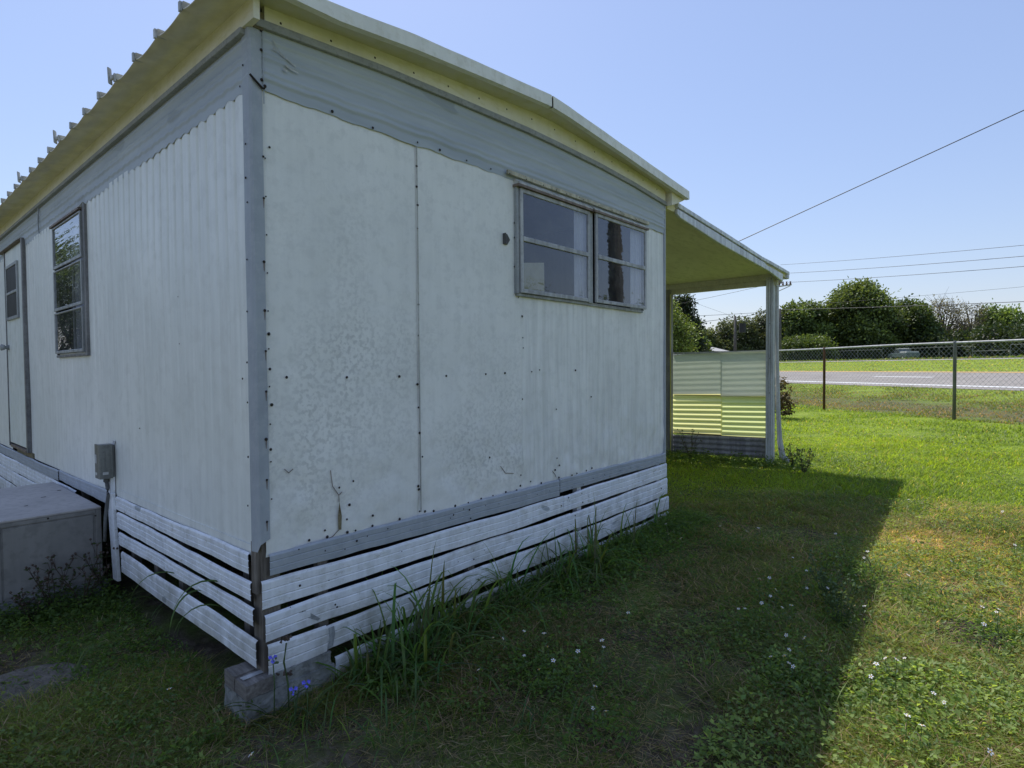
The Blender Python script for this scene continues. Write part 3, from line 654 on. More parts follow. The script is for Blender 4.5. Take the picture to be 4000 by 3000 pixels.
# ---- side door
door = MB().box(-.022, 4.55, .735, .01, 5.42, 2.655).build('door', 'door', home, bevel=.004, label='plain cream side door with a small window')
mb = MB(); mb.box(-.036, 4.50, .70, .0, 4.548, 2.68); mb.box(-.030, 5.422, .70, .0, 5.44, 2.68); mb.build('door_frame', 'alu_dark', door, bevel=.003)
MB().prism([(-.055, 2.668), (0, 2.668), (0, 2.70), (-.02, 2.70)], 'y', 4.62, 5.62).build('door_drip_cap', 'alu_brown', door)
mb = MB(); y0, y1, z0, z1, w, x = 4.76, 5.335, 1.965, 2.505, .03, -.038
mb.box(x, y0, z0, x + .016, y0 + w, z1); mb.box(x, y1 - w, z0, x + .016, y1, z1); mb.box(x, y0 + w, z0, x + .016, y1 - w, z0 + w); mb.box(x, y0 + w, z1 - w, x + .016, y1 - w, z1); mb.box(x, y0 + w, 2.215, x + .016, y1 - w, 2.24)
mb.build('door_window_frame', 'alu', door, bevel=.003)
MB().box(x + .006, y0 + w, z0 + w, x + .010, y1 - w, z1 - w).build('door_pane', 'rubber', door)
MB().tube([(-.022, 5.345, 1.70), (-.05, 5.345, 1.70), (-.055, 5.345, 1.70), (-.085, 5.345, 1.70), (-.09, 5.345, 1.70)], [.028, .014, .024, .034, .022], 14).build('door_knob', 'alu', door, smooth=True)
MB().box(-.040, 4.56, .700, -.004, 5.3, .722).build('door_sill', 'alu_brown', door)
MB().box(-.012, 4.40, .655, .0, 5.15, .702).build('rotten_sill_board', 'wood_rot', home)

# ---- screws
smb = MB(); ring = [(math.cos(a) , math.sin(a)) for a in [i * math.pi / 4 for i in range(8)]]
smb.v = [(c * .0065, 0, s * .0065) for c, s in ring] + [(c * .0045, -.0035, s * .0045) for c, s in ring] + [(0, -.004, 0)]
smb.f = [(i, (i + 1) % 8, 8 + (i + 1) % 8, 8 + i) for i in range(8)] + [(8 + i, 8 + (i + 1) % 8, 16) for i in range(8)]
screw0 = smb.build('screw', 'screw', home, smooth=True)
first = [True]
def screw(loc, rz=0, s=1.0, parent=home):
    mm = Matrix.Translation(loc) @ Matrix.Rotation(rz, 4, 'Z') @ Matrix.Scale(s, 4)
    if first[0]: screw0.matrix_local = mm; first[0] = False; return
    part_copy(screw0, parent, mm)
for i, (x, z) in enumerate(FS):
    y = -.018 if x < .05 else -.013 if z > 2.6 else dent(x, z) - .0045
    screw((x, y, z), 0, random.choice((.8, 1, 1.15)))
for (x, z) in SS: screw((x, -.020, z), 0, random.uniform(.7, .95))
for (y, z) in LS: screw((-.016 if y < .11 else -.006, y, z), -math.pi / 2, random.uniform(.6, .85))
# the small screws round the window, along the rail and along the fascia: many more than a hundred in all
mb = MB()
def dotscrew(x, y, z, r):
    mb.add([(x + c * r, y, z + s * r) for c, s in ring] + [(x, y - .003, z)], [(i, (i + 1) % 8, 8) for i in range(8)])
for (x, z) in WS: dotscrew(x, -.0345 if z > 2.62 else (-.0265 if 2.43 < x < 2.47 else -.010), z, .005)
for x in np.arange(.12, 3.6, .24): dotscrew(float(x), -.0245, IN(x) - .045, .0055)
for x in np.arange(.15, 3.6, .13): dotscrew(float(x) + random.uniform(-.03, .03), -.020, .60 + random.uniform(0, .06), .0035)
for z in np.arange(.9, 2.5, .16): dotscrew(.050, -.006, float(z), .0035)
for x in np.arange(.15, 3.6, .19): dotscrew(float(x) + random.uniform(-.05, .05), -.022, random.choice((.50, .36, .22)) + random.uniform(-.03, .03), .003)
o = mb.build('small_screws', 'screw', home); o['kind'] = 'stuff'
# rust runs below the corner screws
for (x, z) in FS:
    mb = MB()
    if x < .04 and z < 2.2: mb.add([(x - .003, -.0178, z - .004), (x + .003, -.0178, z - .004), (x + .001, -.0178, z - .04), (x - .001, -.0178, z - .04)], [(0, 1, 2, 3)])
    if mb.v: mb.build('rust_run', 'alu_brown', home)

# ================================================================== things at the left side
pier = MB(); pier.box(-.092, -.040, -.12, .315, .165, .098); pier.box(.030, -.030, .098, .305, .160, .156)
pier = pier.build('concrete_pier', 'concrete'); roughen(pier, 14, .006, 22); tag(pier, 'rough grey concrete block pier under the near corner of the home', 'concrete block')
tb = thing('timber_block', 'split weathered timber offcut lying on the concrete pier under the corner', 'timber block')
roughen(MB().box(-.092, -.043, .101, .026, .058, .160).build('timber', 'wood_x', tb), 8, .003, 20)
roughen(MB().box(-.094, .061, .101, .022, .158, .166).build('timber', 'wood_x', tb), 8, .003, 20, 4)


MB().box(-.080, .008, .163, .04, .036, .1655).build('metal_shim', 'galv', tb)

ac = thing('cooling_unit_cabinet', 'low grey sheet-metal cabinet with a paler top standing beside the side skirting', 'equipment cabinet')
X0, X1, Y0, Y1, Z0, Z1 = -1.25, -.052, 2.11, 3.42, .085, .570
MB().box(X0 + .01, Y0 + .012, Z0, X1 - .01, Y1 - .01, Z1 - .012).build('cabinet_body', 'cabinet', ac)
MB().box(X0, Y0, Z1 - .014, X1, Y1, Z1).build('top_cover', 'cabinet_top', ac, bevel=.004)
mb = MB(); mb.box(X1 - .032, Y0 + .002, Z0, X1 - .001, Y0 + .012, Z1 - .015); mb.box(-.572, Y0 + .004, Z0, -.556, Y0 + .012, Z1 - .03); mb.box(X0, Y0 + .003, Z1 - .040, X1 - .033, Y0 + .012, Z1 - .015)
mb.build('side_flange', 'cabinet', ac, bevel=.002)
MB().box(-.545, Y0 + .005, Z0 + .02, X1 - .045, Y0 + .0115, Z1 - .048).build('access_panel', 'cabinet', ac, bevel=.002)
for (x, z) in ((-.56, .50), (-.085, .515), (-.085, .14), (-.33, .545), (-.33, .11)):
    part_copy(screw0, ac, Matrix.Translation((x, Y0 + .001, z)) @ Matrix.Scale(.9, 4))
mb = MB()
for (x, y, w) in ((-.25, 2.75, .03), (-.38, 2.5, .02), (-.55, 2.45, .02), (-.12, 2.95, .025)): mb.add([(x, y, Z1 + .001), (x + w, y, Z1 + .001), (x + w, y + .03, Z1 + .001), (x, y + .02, Z1 + .001)], [(0, 1, 2, 3)])
mb.build('chipped_spot', 'rubber', ac)
pad = MB().box(-1.3, 2.08, -.06, -.03, 3.47, .085).build('concrete_pad', 'concrete'); roughen(pad, 12, .012, 6); tag(pad, 'thin concrete pad half hidden in weeds under the grey cabinet', 'concrete pad')

eb = thing('electrical_box', 'small olive-grey electrical disconnect box fixed to the side wall above the skirting', 'electrical box')
MB().box(-.080, 1.972, .772, -.006, 2.068, .982).build('box_body', 'ebox', eb, bevel=.004)
MB().prism([(-.092, 1.966), (-.084, 1.960), (-.020, 1.960), (-.020, 1.971), (-.082, 1.971), (-.082, 2.070), (-.092, 2.064)], 'z', .768, .986).build('box_cover', 'ebox', eb, bevel=.002)
MB().box(-.060, 1.9575, .84, -.040, 1.960, .945).build('hasp', 'ebox', eb)
for (y, z, w, h) in ((2.052, .865, .030, .055), (2.052, .790, .035, .016)): MB().box(-.0935, y - w, z, -.092, y, z + h).build('label', 'label', eb)
MB().box(-.075, 1.9585, .795, -.045, 1.960, .812).build('label', 'label', eb)
MB().tube([(-.045, 2.01, .775), (-.045, 2.01, .745), (-.045, 2.008, .74)], [.018, .018, .012], 10).build('conduit_fitting', 'conduit', eb)
MB().tube([(-.045, 2.01, .748), (-.042, 2.0, .70), (-.04, 1.992, .66), (-.042, 2.02, .60), (-.045, 2.05, .5), (-.05, 2.06, .35)], .011, 8).build('conduit', 'conduit', eb, smooth=True)
MB().box(-.010, 1.955, .985, -.004, 1.985, 1.005).build('mounting_tab', 'label', eb)

# ================================================================== PORCH AWNING
aw = thing('porch_awning', 'lean-to porch awning with greenish underside on grey posts at the right of the home', 'porch awning')
AT = [(3.867, 2.926), (4.767, 2.858), (6.067, 2.752), (6.538, 2.728), (7.164, 2.690)]
def az(x): return float(np.interp(x, [p[0] for p in AT], [p[1] for p in AT]))
YA = 7.0
mb = MB(); xs = rng_(3.72, 7.16, .15)
for x in xs: mb.v += [(x, .0, az(x) - .006), (x, .0, az(x) - .075), (x, YA, az(x) - .075), (x, YA, az(x) - .006)]
for i in range(len(xs) - 1):
    a, b = 4 * i, 4 * i + 4
    for k in range(4): mb.f.append((a + k, b + k, b + (k + 1) % 4, a + (k + 1) % 4))
mb.f += [(0, 1, 2, 3), (4 * len(xs) - 1, 4 * len(xs) - 2, 4 * len(xs) - 3, 4 * len(xs) - 4)]
mb.build('roof_sheet', 'awning_under', aw)
xs = rng_(3.87, 7.165, .15)
ribbon(xs, -.034, .004, lambda x: az(x) - .036, lambda x: az(x) + .004 + wob(x, 3, .004)).build('roof_edge', 'awning_edge', aw, bevel=.004)
xs = rng_(3.80, 6.90, .12)
ribbon([3.86] + xs[1:], -.030, -.003, lambda x: float(np.interp(x, [3.8, 3.9, 4.85, 6.36, 6.9], [2.86, 2.808, 2.712, 2.612, 2.540])), lambda x: az(x) - .050 - (.02 if x > 6.3 else 0)).build('side_gutter', 'awning_edge', aw, bevel=.006)
MB().box(7.10, -.03, 2.60, 7.17, YA, 2.69).build('front_gutter', 'awning_edge', aw, bevel=.01)
MB().box(6.80, .02, 2.565, 6.86, YA, 2.640).build('beam', 'beam', aw, bevel=.004)
MB().box(6.83, .02, 2.498, 6.89, YA, 2.566).build('beam', 'beam', aw, bevel=.004)
MB().box(6.88, .04, 2.54, 7.09, .07, 2.60).build('outrigger', 'alu_brown', aw)
def post(y0, y1, zt, mat, label=None):
    x0, x1 = 6.80, 6.88; n = 6; pts = [(x0, y0)]
    for i in range(n): 
        a = y0 + (y1 - y0) * (i + .5) / n
        pts += [(x0 - (.004 if i % 2 else -.002), a)]
    pts += [(x0, y1), (x1, y1), (x1, y0)]
    return MB().prism(pts, 'z', g1(6.85, y0) - .05, zt).build('post', mat, aw, label=label)
post(.058, .150, 2.60, 'post', 'fluted grey-white near post')
post(1.485, 1.565, 2.57, 'post_dark', 'stained inner post beside the home')
MB().box(6.795, 1.478, .17, 6.801, 1.490, 2.50).build('post_edge_strip', 'fibre_low', aw)
for (y, z) in ((.085, 2.575), (.125, 2.57), (.10, 2.0), (.10, 1.55), (.10, 1.1)): part_copy(screw0, aw, Matrix.Translation((6.795, y, z)) @ Matrix.Rotation(-math.pi / 2, 4, 'Z') @ Matrix.Scale(.8, 4))
def corr_sheet(y0, y1, z0, z1, pitch, amp, x, mat, name, slope=0, seed=0, label=None):
    zs_ = rng_(z0, z1, pitch / 8); ys_ = rng_(y0, y1, .12); mb = MB()
    for y in ys_:
        for z in zs_:
            w = x + amp * math.sin(2 * math.pi * z / pitch) + wob(y, 2, .004, seed) + wob(z, 3, .003, seed)
            mb.v.append((w, y, z + slope * (y - y0)))
    n = len(zs_)
    for i in range(len(ys_) - 1):
        for k in range(n - 1): mb.f.append((i * n + k, i * n + n + k, i * n + n + k + 1, i * n + k + 1))
    return mb.build(name, mat, aw, smooth=True, label=label)
corr_sheet(.14, .78, 1.055, 1.662, .075, .0022, 6.885, 'fibre_up', 'corrugated_panel', -.03, 1, 'whitish upper fibreglass sheet')
corr_sheet(.77, 1.50, 1.07, 1.645, .075, .0022, 6.888, 'fibre_up', 'corrugated_panel', -.03, 2, 'whitish upper fibreglass sheet')
corr_sheet(.14, .78, .505, 1.06, .068, .010, 6.905, 'fibre_low2', 'corrugated_panel', -.03, 3, 'glowing yellow lower fibreglass sheet')
corr_sheet(.77, 1.50, .49, 1.075, .068, .010, 6.910, 'fibre_low', 'corrugated_panel', -.03, 4, 'glowing yellow lower fibreglass sheet')
corr_sheet(.14, 1.50, .225, .500, .070, .010, 6.890, 'corr', 'corrugated_panel', -.03, 5, 'grey corrugated metal kick sheet')
MB().box(6.915, .14, .470, 6.945, 1.50, .512).build('rail', 'wood_rot', aw)
MB().box(6.915, .14, 1.04, 6.945, 1.50, 1.075).build('rail', 'wood_rot', aw)
MB().box(6.895, .14, 1.63, 6.925, 1.50, 1.66).build('rail', 'post', aw)
mb = MB(); mb.tube([(6.93, .052, 2.5), (6.93, .050, 1.6), (6.93, .035, .9), (6.92, .005, .45), (6.91, -.03, .27), (6.90, -.11, .20)], [.022, .024, .030, .036, .04, .036], 8)
mb.build('downspout', 'alu_white', aw)
# more enclosure further along the eave, hidden from the photo's side by the home
corr_sheet(1.56, 6.9, .20, 1.65, .075, .008, 6.89, 'fibre_up', 'corrugated_panel', 0, 6, 'long whitish sheet behind the home')

# ================================================================== ROAD, GROUND
def grid_ground():
    ts = sorted(set(list(np.arange(-12, 20, .25)) + [float(a) for a in PT[1:-1, 0]] + list(np.arange(20, 80, 1.0)) + [-400, -150, -60, -30, 100, 140, 200, 300, 600, 1500]))
    ss = sorted(set(list(np.arange(-14, 26, .25)) + list(np.arange(26, 120, 3)) + list(np.arange(-80, -14, 3)) + [-1500, -600, -300, -150, 160, 220, 300, 600, 1500]))
    ts = np.array(ts); ss = np.array(ss); S_, T_ = np.meshgrid(ss, ts)
    X = CAM[0] + T_ * NX + S_ * SX; Y = CAM[1] + T_ * NY + S_ * SY
    Z = np.interp(T_, PT[:, 0], PT[:, 1])
    bumps = np.zeros_like(Z)
    near = (T_ > -8) & (T_ < 17.5) & (S_ > -14) & (S_ < 26)
    for i, j in np.argwhere(near):
        x, y = X[i, j], Y[i, j]
        bumps[i, j] = .022 * noise.noise(Vector((x * .9, y * .9, 2))) + .012 * noise.noise(Vector((x * 2.7, y * 2.7, 5)))
    Z = Z + bumps
    V = np.stack([X, Y, Z], -1).reshape(-1, 3)
    nt_, ns = Z.shape
    a = (np.arange(nt_ - 1)[:, None] * ns + np.arange(ns - 1)[None]).ravel()
    L = np.stack([a, a + 1, a + ns + 1, a + ns], 1).ravel()
    # Col.r = bare soil share, Col.g = far, livelier turf
    r = np.interp(T_, [-3, 1.5, 3, 4.5, 6, 11.2, 11.8, 12.6, 14.5, 15.6, 17.5, 18.2], [.55, .52, .50, .42, .15, .05, .30, .72, .68, .35, .15, .3])
    gq = np.interp(T_, [0, 5, 8, 11, 11.8, 15, 17, 30], [0, 0, .6, .85, .15, .25, .9, 1])
    C_ = np.zeros((V.shape[0], 3)); C_[:, 0] = r.ravel(); C_[:, 1] = gq.ravel()
    o = np_mesh('ground', V, np.full(len(a), 4), L, C_, 'ground', smooth=True); struct(o)
grid_ground()
def strip(name, t0, t1, mat, lift, s0=-260, s1=420, ds=4, dashes=None, nt_=2, w=None):
    mb = MB(); segs = [(s0, s1)] if not dashes else [(s, s + dashes[0]) for s in np.arange(dashes[2], 140, dashes[1])]
    for a, b in segs:
        n = max(1, int((b - a) / ds)); ts = rng_(t0, t1, (t1 - t0) / nt_, [float(q) for q in PT[1:-1, 0]])
        o = len(mb.v)
        for i in range(n + 1):
            s = a + (b - a) * i / n
            for t in ts:
                x, y = st(s, t); mb.v.append((x, y, g1(x, y) + lift))
        m_ = len(ts)
        for i in range(n):
            for k in range(m_ - 1): mb.f.append((o + i * m_ + k, o + i * m_ + k + 1, o + i * m_ + m_ + k + 1, o + i * m_ + m_ + k))
    o = mb.build(name, mat); struct(o); return o
strip('road', 18.45, 27.35, 'asphalt', .012, nt_=10)
strip('road_edge_line', 19.30, 19.62, 'line_white', .018)
strip('road_lane_dashes', 23.10, 23.38, 'line_white', .018, dashes=(3.0, 12.0, -40), ds=1)
strip('road_median_line', 26.55, 27.05, 'line_yellow', .018)
strip('far_road', 39.4, 47.0, 'asphalt', .015, nt_=4)
strip('far_road_edge_line', 39.6, 40.6, 'line_white', .022)

# ================================================================== CHAIN LINK FENCE
fn_ = thing('chain_link_fence', 'silver chain-link fence along the far edge of the lawn before the road', 'fence')
FP = Vector((13.115, -1.347)); FD = (Vector((14.728, 1.335)) - FP); FL = FD.length; FD.normalize()
H_ = 1.52
def fpt(s, h): p = FP + FD * s; return (p.x, p.y, g1(p.x, p.y) + h)
for k in range(-3, 6):
    s = k * FL
    mat = 'rustpost' if k == 1 else 'galv_dark'
    a = fpt(s, -.1); b = fpt(s, H_ - .015)
    o = MB().tube([a, b, (b[0], b[1], b[2] + .03), (b[0], b[1], b[2] + .04)], [.030, .030, .034, .015], 10).build('fence_post', mat, fn_, smooth=True)
    if k == 1: o['label'] = 'rusty brown fence post'
rail = [fpt(s, H_ - .01 + .006 * math.sin(s * 1.3)) for s in np.arange(-3 * FL, 5 * FL + .1, .5)]
MB().tube(rail, .021, 8).build('top_rail', 'galv', fn_, smooth=True)
def chainlink(parent, fptf, s0, s1, h0, h1, pitch, r, mat='galv_dark'):
    V = []; Fq = []
    def wire(a, b):
        a = Vector(a); b = Vector(b); d = (b - a).normalized(); u = d.cross(Vector((FD.y, -FD.x, 0))).normalized(); w = d.cross(u)
        o = len(V)
        for p in (a, b):
            for k in range(3):
                q = p + (u * math.cos(k * 2.094) + w * math.sin(k * 2.094)) * r; V.append(tuple(q))
        for k in range(3): Fq.append((o + k, o + (k + 1) % 3, o + 3 + (k + 1) % 3, o + 3 + k))
    hh = h1 - h0; s = s0 - hh
    while s < s1:
        for sg in (1, -1):
            a0, a1 = (s, s + hh) if sg == 1 else (s + hh, s)
            wire(fptf(a0, h0), fptf(a1, h1))
        s += pitch
    mb = MB(); mb.v = V; mb.f = Fq; return mb.build('chain_mesh', mat, parent)
chainlink(fn_, fpt, -3 * FL, 5 * FL, .03, H_ - .02, .098, .0019, 'galv')
mb = MB()
for s in np.arange(-3 * FL, 5 * FL, .098):
    a = fpt(s, H_ - .01); b = fpt(s + .012, H_ + .045); mb.tube([a, b], .003, 3, False)
mb.build('wire_ends', 'bracket', fn_)
# far fence behind the road
ff = thing('far_fence', 'low chain-link fence with gate frames far across the road under the trees', 'fence')
def fst(s, h): x, y = st(s, 66); return (x, y, g1(x, y) + h)
for s in np.arange(28, 92, 4.0): MB().tube([fst(s, 0), fst(s, 1.5)], .03, 6).build('fence_post', 'galv_dark', ff)
for a, b in ((28, 48), (52, 60), (64, 92)): MB().tube([fst(a, 1.48), fst(b, 1.48)], .025, 6).build('top_rail', 'galv_dark', ff)
MB().tube([fst(48, .9), fst(52, .9)], .03, 6).build('gate_rail', 'galv_dark', ff)

# ================================================================== POLES, WIRES, TRUCK
def pole(x, y, zt, r, label, extra=None):
    t = thing('utility_pole', label, 'utility pole', 'utility poles along the road'); z0 = g1(x, y)
    MB().tube([(x, y, z0 - .2), (x, y, zt)], [r * 1.25, r * .8], 12).build('pole_shaft', 'pole', t, smooth=True)
    return t
p1 = pole(74.0, 25.7, 7.85, .17, 'thin utility pole carrying a dark transformer can seen through the porch opening')
MB().tube([(74.6, 25.0, 5.7), (74.6, 25.0, 6.9)], [.42, .42], 12).build('transformer', 'rubber', p1)
pole(77.9, 21.5, 8.75, .22, 'plain utility pole standing just right of the near porch post')
p3 = pole(56.4, 15.6, 10.4, .17, 'tall utility pole hidden behind the porch post with red insulators showing')
mb = MB(); mb.tube([(56.2, 15.7, 8.75), (56.9, 14.1, 8.95)], .07, 6); mb.tube([(56.4, 15.6, 8.2), (56.85, 14.2, 8.85)], .04, 6); mb.build('crossarm', 'galv', p3)
for i in range(5):
    f = i / 4; x, y = 56.35 + .5 * f, 15.35 - 1.15 * f
    MB().tube([(x, y, 8.9), (x, y, 9.05), (x, y, 9.12), (x, y, 9.25 + .15 * (i < 2))], [.05, .10, .05, .08], 8).build('insulator', 'rustpost', p3)
mb = MB()
for i in range(3):
    mb.tube([(56.4 + .1 * i, 15.1 - .3 * i, 9.4), (56.45 + .1 * i, 15.0 - .3 * i, 9.9), (56.4 + .1 * i, 15.1 - .3 * i, 10.2)], .02, 5)
mb.build('jumper_wire', 'wire', p3)
def wire(a, b, r, sag, label, group=None, ext=1.6):
    a, b = Vector(a), Vector(b); b = a + (b - a) * ext
    pts = [a + (b - a) * (i / 24) - Vector((0, 0, sag * 4 * (i / 24) * (1 - i / 24))) for i in range(25)]
    o = MB().tube(pts, r * (.8 if r > .01 else 1), 5).build('overhead_wire', 'wire', smooth=True); return tag(o, label, 'wire', group)
wire((7.60, 1.30, 3.13), (8.217, -2.348, 4.47), .0062, .0, 'thick dark service cable rising to the upper right from behind the porch roof', None, 1.5)
G3 = 'power lines high over the road'
wire((72.9, 19.9, 13.49), (58.8, -2.05, 10.78), .022, .25, 'topmost of the thin power lines high over the road', G3)
wire((73.6, 19.0, 12.49), (58.7, -2.06, 9.93), .026, .25, 'second power line from the top, just under the topmost', G3)
wire((73.4, 19.2, 11.39), (58.7, -2.07, 9.15), .026, .25, 'third power line from the top, ending at the porch roof tip', G3)
wire((78.6, 20.8, 9.09), (72.0, -2.0, 8.87), .016, .2, 'faint thin wire crossing the sky just above the tree tops', G3)
wire((77.9, 21.5, 8.6), (65.3, -2.07, 6.9), .035, .15, 'thick cable running right from the pole across the dark oak crowns', G3)
wire((77.9, 21.5, 8.68), (74.1, 25.8, 7.67), .035, .1, 'thick cable between the two poles seen beside the porch post', G3, 1.0)
wire((74.1, 25.8, 7.67), (63.7, 30.0, 6.44), .035, .1, 'thick cable running left from the pole with the transformer', G3, 1.2)
wire((77.9, 21.5, 8.45), (63.8, 30.0, 7.43), .028, .1, 'upper thin wire seen through the porch opening above the thick cable', G3, 1.1)
wire((56.5, 15.6, 9.18), (54.5, 25.4, 7.71), .018, .1, 'highest wire seen through the porch opening just under the beam', G3, 1.3)
wire((74.1, 25.8, 7.79), (56.1, 23.6, 8.16), .014, .05, 'faint guy wire slanting down to the transformer pole', G3, 1.0)

tk = thing('pickup_truck', 'small grey-green pickup parked in the shade under the oaks across the road', 'pickup truck')
tkM = Matrix.Translation((98.5, 11.0, g1(98.5, 11.0))) @ Matrix.Rotation(math.radians(35), 4, 'Z')
body = MB(); body.prism([(-2.5, .45), (2.4, .45), (2.5, .75), (2.4, 1.0), (1.1, 1.08), (-2.5, 1.05)], 'y', -.9, .9)
b_ = body.build('body', 'carpaint', tk, bevel=.06)
MB().prism([(-.55, 1.05), (1.15, 1.07), (.55, 1.66), (-.35, 1.68)], 'y', -.78, .78).build('cab', 'carpaint', tk, bevel=.06)
MB().prism([(-.50, 1.64), (.50, 1.63), (.45, 1.70), (-.35, 1.71)], 'y', -.76, .76).build('cab_roof', 'alu_white', tk, bevel=.02)
for s in (-1, 1): MB().prism([(-.38, 1.12), (.9, 1.12), (.48, 1.55), (-.28, 1.57)], 'y', s * .786 - .004, s * .786 + .004).build('side_window', 'glass', tk)
MB().box(-2.4, -.8, 1.05, -.7, .8, 1.25).build('bed_cover', 'label', tk, bevel=.03)
for x in (-1.6, 1.55):
    for s in (-1, 1):
        w = MB().tube([(x, s * .78, .36), (x, s * .92, .36)], .36, 18).build('wheel', 'rubber', tk)
        MB().tube([(x, s * .925, .36), (x, s * .93, .36)], .2, 14).build('rim', 'galv', w)
tk.matrix_world = tkM
fh = thing('distant_house', 'pale low house roof just showing over the fibreglass panel in the distance', 'house')
hx, hy = 71.5, 29.5; hz = g1(hx, hy)
MB().box(hx, hy - 1.6, hz, hx + 6, hy + 3, hz + 1.6).build('wall', 'far_wall', fh)
MB().prism([(hy - 2.0, hz + 1.6), (hy + 3.4, hz + 1.6), (hy + .7, hz + 2.3)], 'x', hx - .4, hx + 6.4).build('roof', 'far_wall', fh)

# ================================================================== TREES
def crown_arrays(cx, cy, z0, w, h, n, ls, c_dark, c_light, lobes=14, seed=0, flat=.85, low=.12, sparse=1.0, shape=None):
    r = np.random.default_rng(seed)
    Ls = []; lobes = int(lobes * 1.7)
    for i in range(lobes):
        f = (i + .5) / lobes
        zc = z0 + h * (low + (.93 - low) * f)
        prof = shape(f) if shape else math.sin(math.pi * (.18 + .74 * f)) ** .8
        rad = w * .5 * prof * .72
        a = r.uniform(0, 2 * np.pi); d = rad * r.uniform(.45, 1.0)
        size = w * .5 * r.uniform(.20, .40) * (.65 + .5 * prof)
        Ls.append((cx + math.cos(a) * d, cy + math.sin(a) * d, min(zc, z0 + h - size * .75), size))
        a += r.uniform(2, 4.2); d = rad * r.uniform(.4, 1.0); size *= r.uniform(.7, 1)
        Ls.append((cx + math.cos(a) * d, cy + math.sin(a) * d, min(zc + r.uniform(-.06, .06) * h, z0 + h - size * .8), size))
    Ls = np.array(Ls); vol = Ls[:, 3] ** 2; k = r.choice(len(Ls), n, p=vol / vol.sum())
    d = unit(r.normal(size=(n, 3))); rr = r.uniform(.35, 1.0, n) ** .45 * (1 + .22 * r.normal(size=n) * 1.1)
    # clumping: pull leaves towards twig ends
    tw = unit(r.normal(size=(len(Ls) * 22, 3))); ti = k * 22 + r.integers(0, 22, n)
    d = unit(d * .55 + tw[ti] * .8 * 1.0)
    P = Ls[k, :3] + d * (Ls[k, 3] * rr)[:, None] * np.array([1, 1, flat])
    D = unit(d + r.normal(size=(n, 3)) * .7 - np.array([0, 0, .35]))
    shade = np.clip(.35 + .65 * rr - .25 + .55 * d[:, 2] + r.normal(size=n) * .20, .05, 1.15)  # lobe tops lighter, insides darker: light painted into the leaf colour
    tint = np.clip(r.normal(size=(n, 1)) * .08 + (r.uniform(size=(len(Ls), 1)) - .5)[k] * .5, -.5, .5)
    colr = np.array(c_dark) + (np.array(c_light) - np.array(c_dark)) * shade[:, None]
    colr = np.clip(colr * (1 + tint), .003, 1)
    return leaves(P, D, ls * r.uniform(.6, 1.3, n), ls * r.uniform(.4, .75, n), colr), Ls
def tree(label, x, y, h, w, n, ls, cd, cl, group=None, seed=0, cz=.12, trunk=None, lobes=14, name='tree', bare=0, shape=None, flat=.85, bark='bark'):
    z0 = g1(x, y); t = thing(name, label, 'tree', group)
    arr, Ls = crown_arrays(x, y, z0, w, h, n, ls, cd, cl, lobes, seed, low=cz, shape=shape, flat=flat)
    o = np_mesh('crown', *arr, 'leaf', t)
    mb = MB(); tr = trunk or h * .028
    r = random.Random(seed)
    mb.tube([(x, y, z0 - .2), (x + .02 * h, y, z0 + h * .2), (x - .01 * h, y + .02 * h, z0 + h * .45), (x, y, z0 + h * .75)], [tr * 1.3, tr, tr * .75, tr * .3], 9)
    for q in range(0, len(Ls), 2 if not bare else 1):
        L = Ls[q]; zb = z0 + h * r.uniform(.15, .4)
        m_ = ((x + L[0]) / 2 + r.uniform(-.04, .04) * h, (y + L[1]) / 2, (zb + L[2]) / 2 + .04 * h)
        mb.tube([(x, y, zb), m_, tuple(L[:3])], [tr * .5, tr * .32, tr * .1], 6)
        if bare:
            for _ in range(7):
                e = Vector(L[:3]) + Vector((r.gauss(0, 1), r.gauss(0, 1), abs(r.gauss(0, 1)) * 1.1)) * L[3] * .75
                mm = (Vector(L[:3]) + e) / 2 + Vector((r.gauss(0, .1), r.gauss(0, .1), .1)) * L[3]
                mb.tube([tuple(L[:3]), tuple(mm), tuple(e)], [tr * .12, tr * .08, tr * .04], 4)
    mb.build('trunk', bark, t)
    return t
def dome(f): return max(.25, (1 - (f * .93) ** 2.2) ** .5)
DK, LT = (.018, .032, .014), (.075, .115, .030)
GT = 'trees on the far side of the road'
tree('dark wide-crowned oak, the tallest tree across the road', 107, 18.4, 12.6, 13.0, 30000, .50, DK, (.15, .20, .06), GT, 3, cz=.03, shape=dome, lobes=20)
tree('mid-green oak with a lighter leafy skirt left of the tallest oak', 101.5, 25.0, 9.6, 10.5, 16000, .52, (.025, .042, .015), (.15, .21, .06), GT, 4, cz=.03, shape=dome)
tree('low bright green tree at the foot of the tallest oak on its left', 95, 22.6, 3.9, 9.5, 8000, .36, (.025, .042, .012), (.12, .17, .04), GT, 5, cz=.1, lobes=9)
tree('grey-green feathery tree behind the near porch post', 101, 29.6, 8.6, 10, 12000, .42, (.035, .045, .028), (.14, .16, .085), GT, 6, cz=.03, shape=dome)
tree('grey-green loose tree left of the near porch post', 96, 33.6, 7.4, 9.5, 11000, .42, (.03, .04, .022), (.125, .15, .07), GT, 7, cz=.03, shape=dome)
tree('low pale green tree ending the row by the transformer pole', 92, 37.4, 5.6, 7, 7000, .40, (.035, .05, .02), (.15, .18, .07), GT, 8, cz=.03, shape=dome, lobes=8)
tree('dark round oak right of the tallest oak', 113.5, 12.0, 9.9, 11.0, 17000, .48, DK, (.11, .16, .05), GT, 9, cz=.03, shape=dome)
tree('thin brownish half-bare tree between dark oak and green tree', 117.5, 8.0, 10.0, 10.5, 3800, .30, (.07, .062, .045), (.22, .20, .12), GT, 10, cz=.15, bare=1, lobes=12, bark='far_wood' if 'far_wood' in M else 'pole')
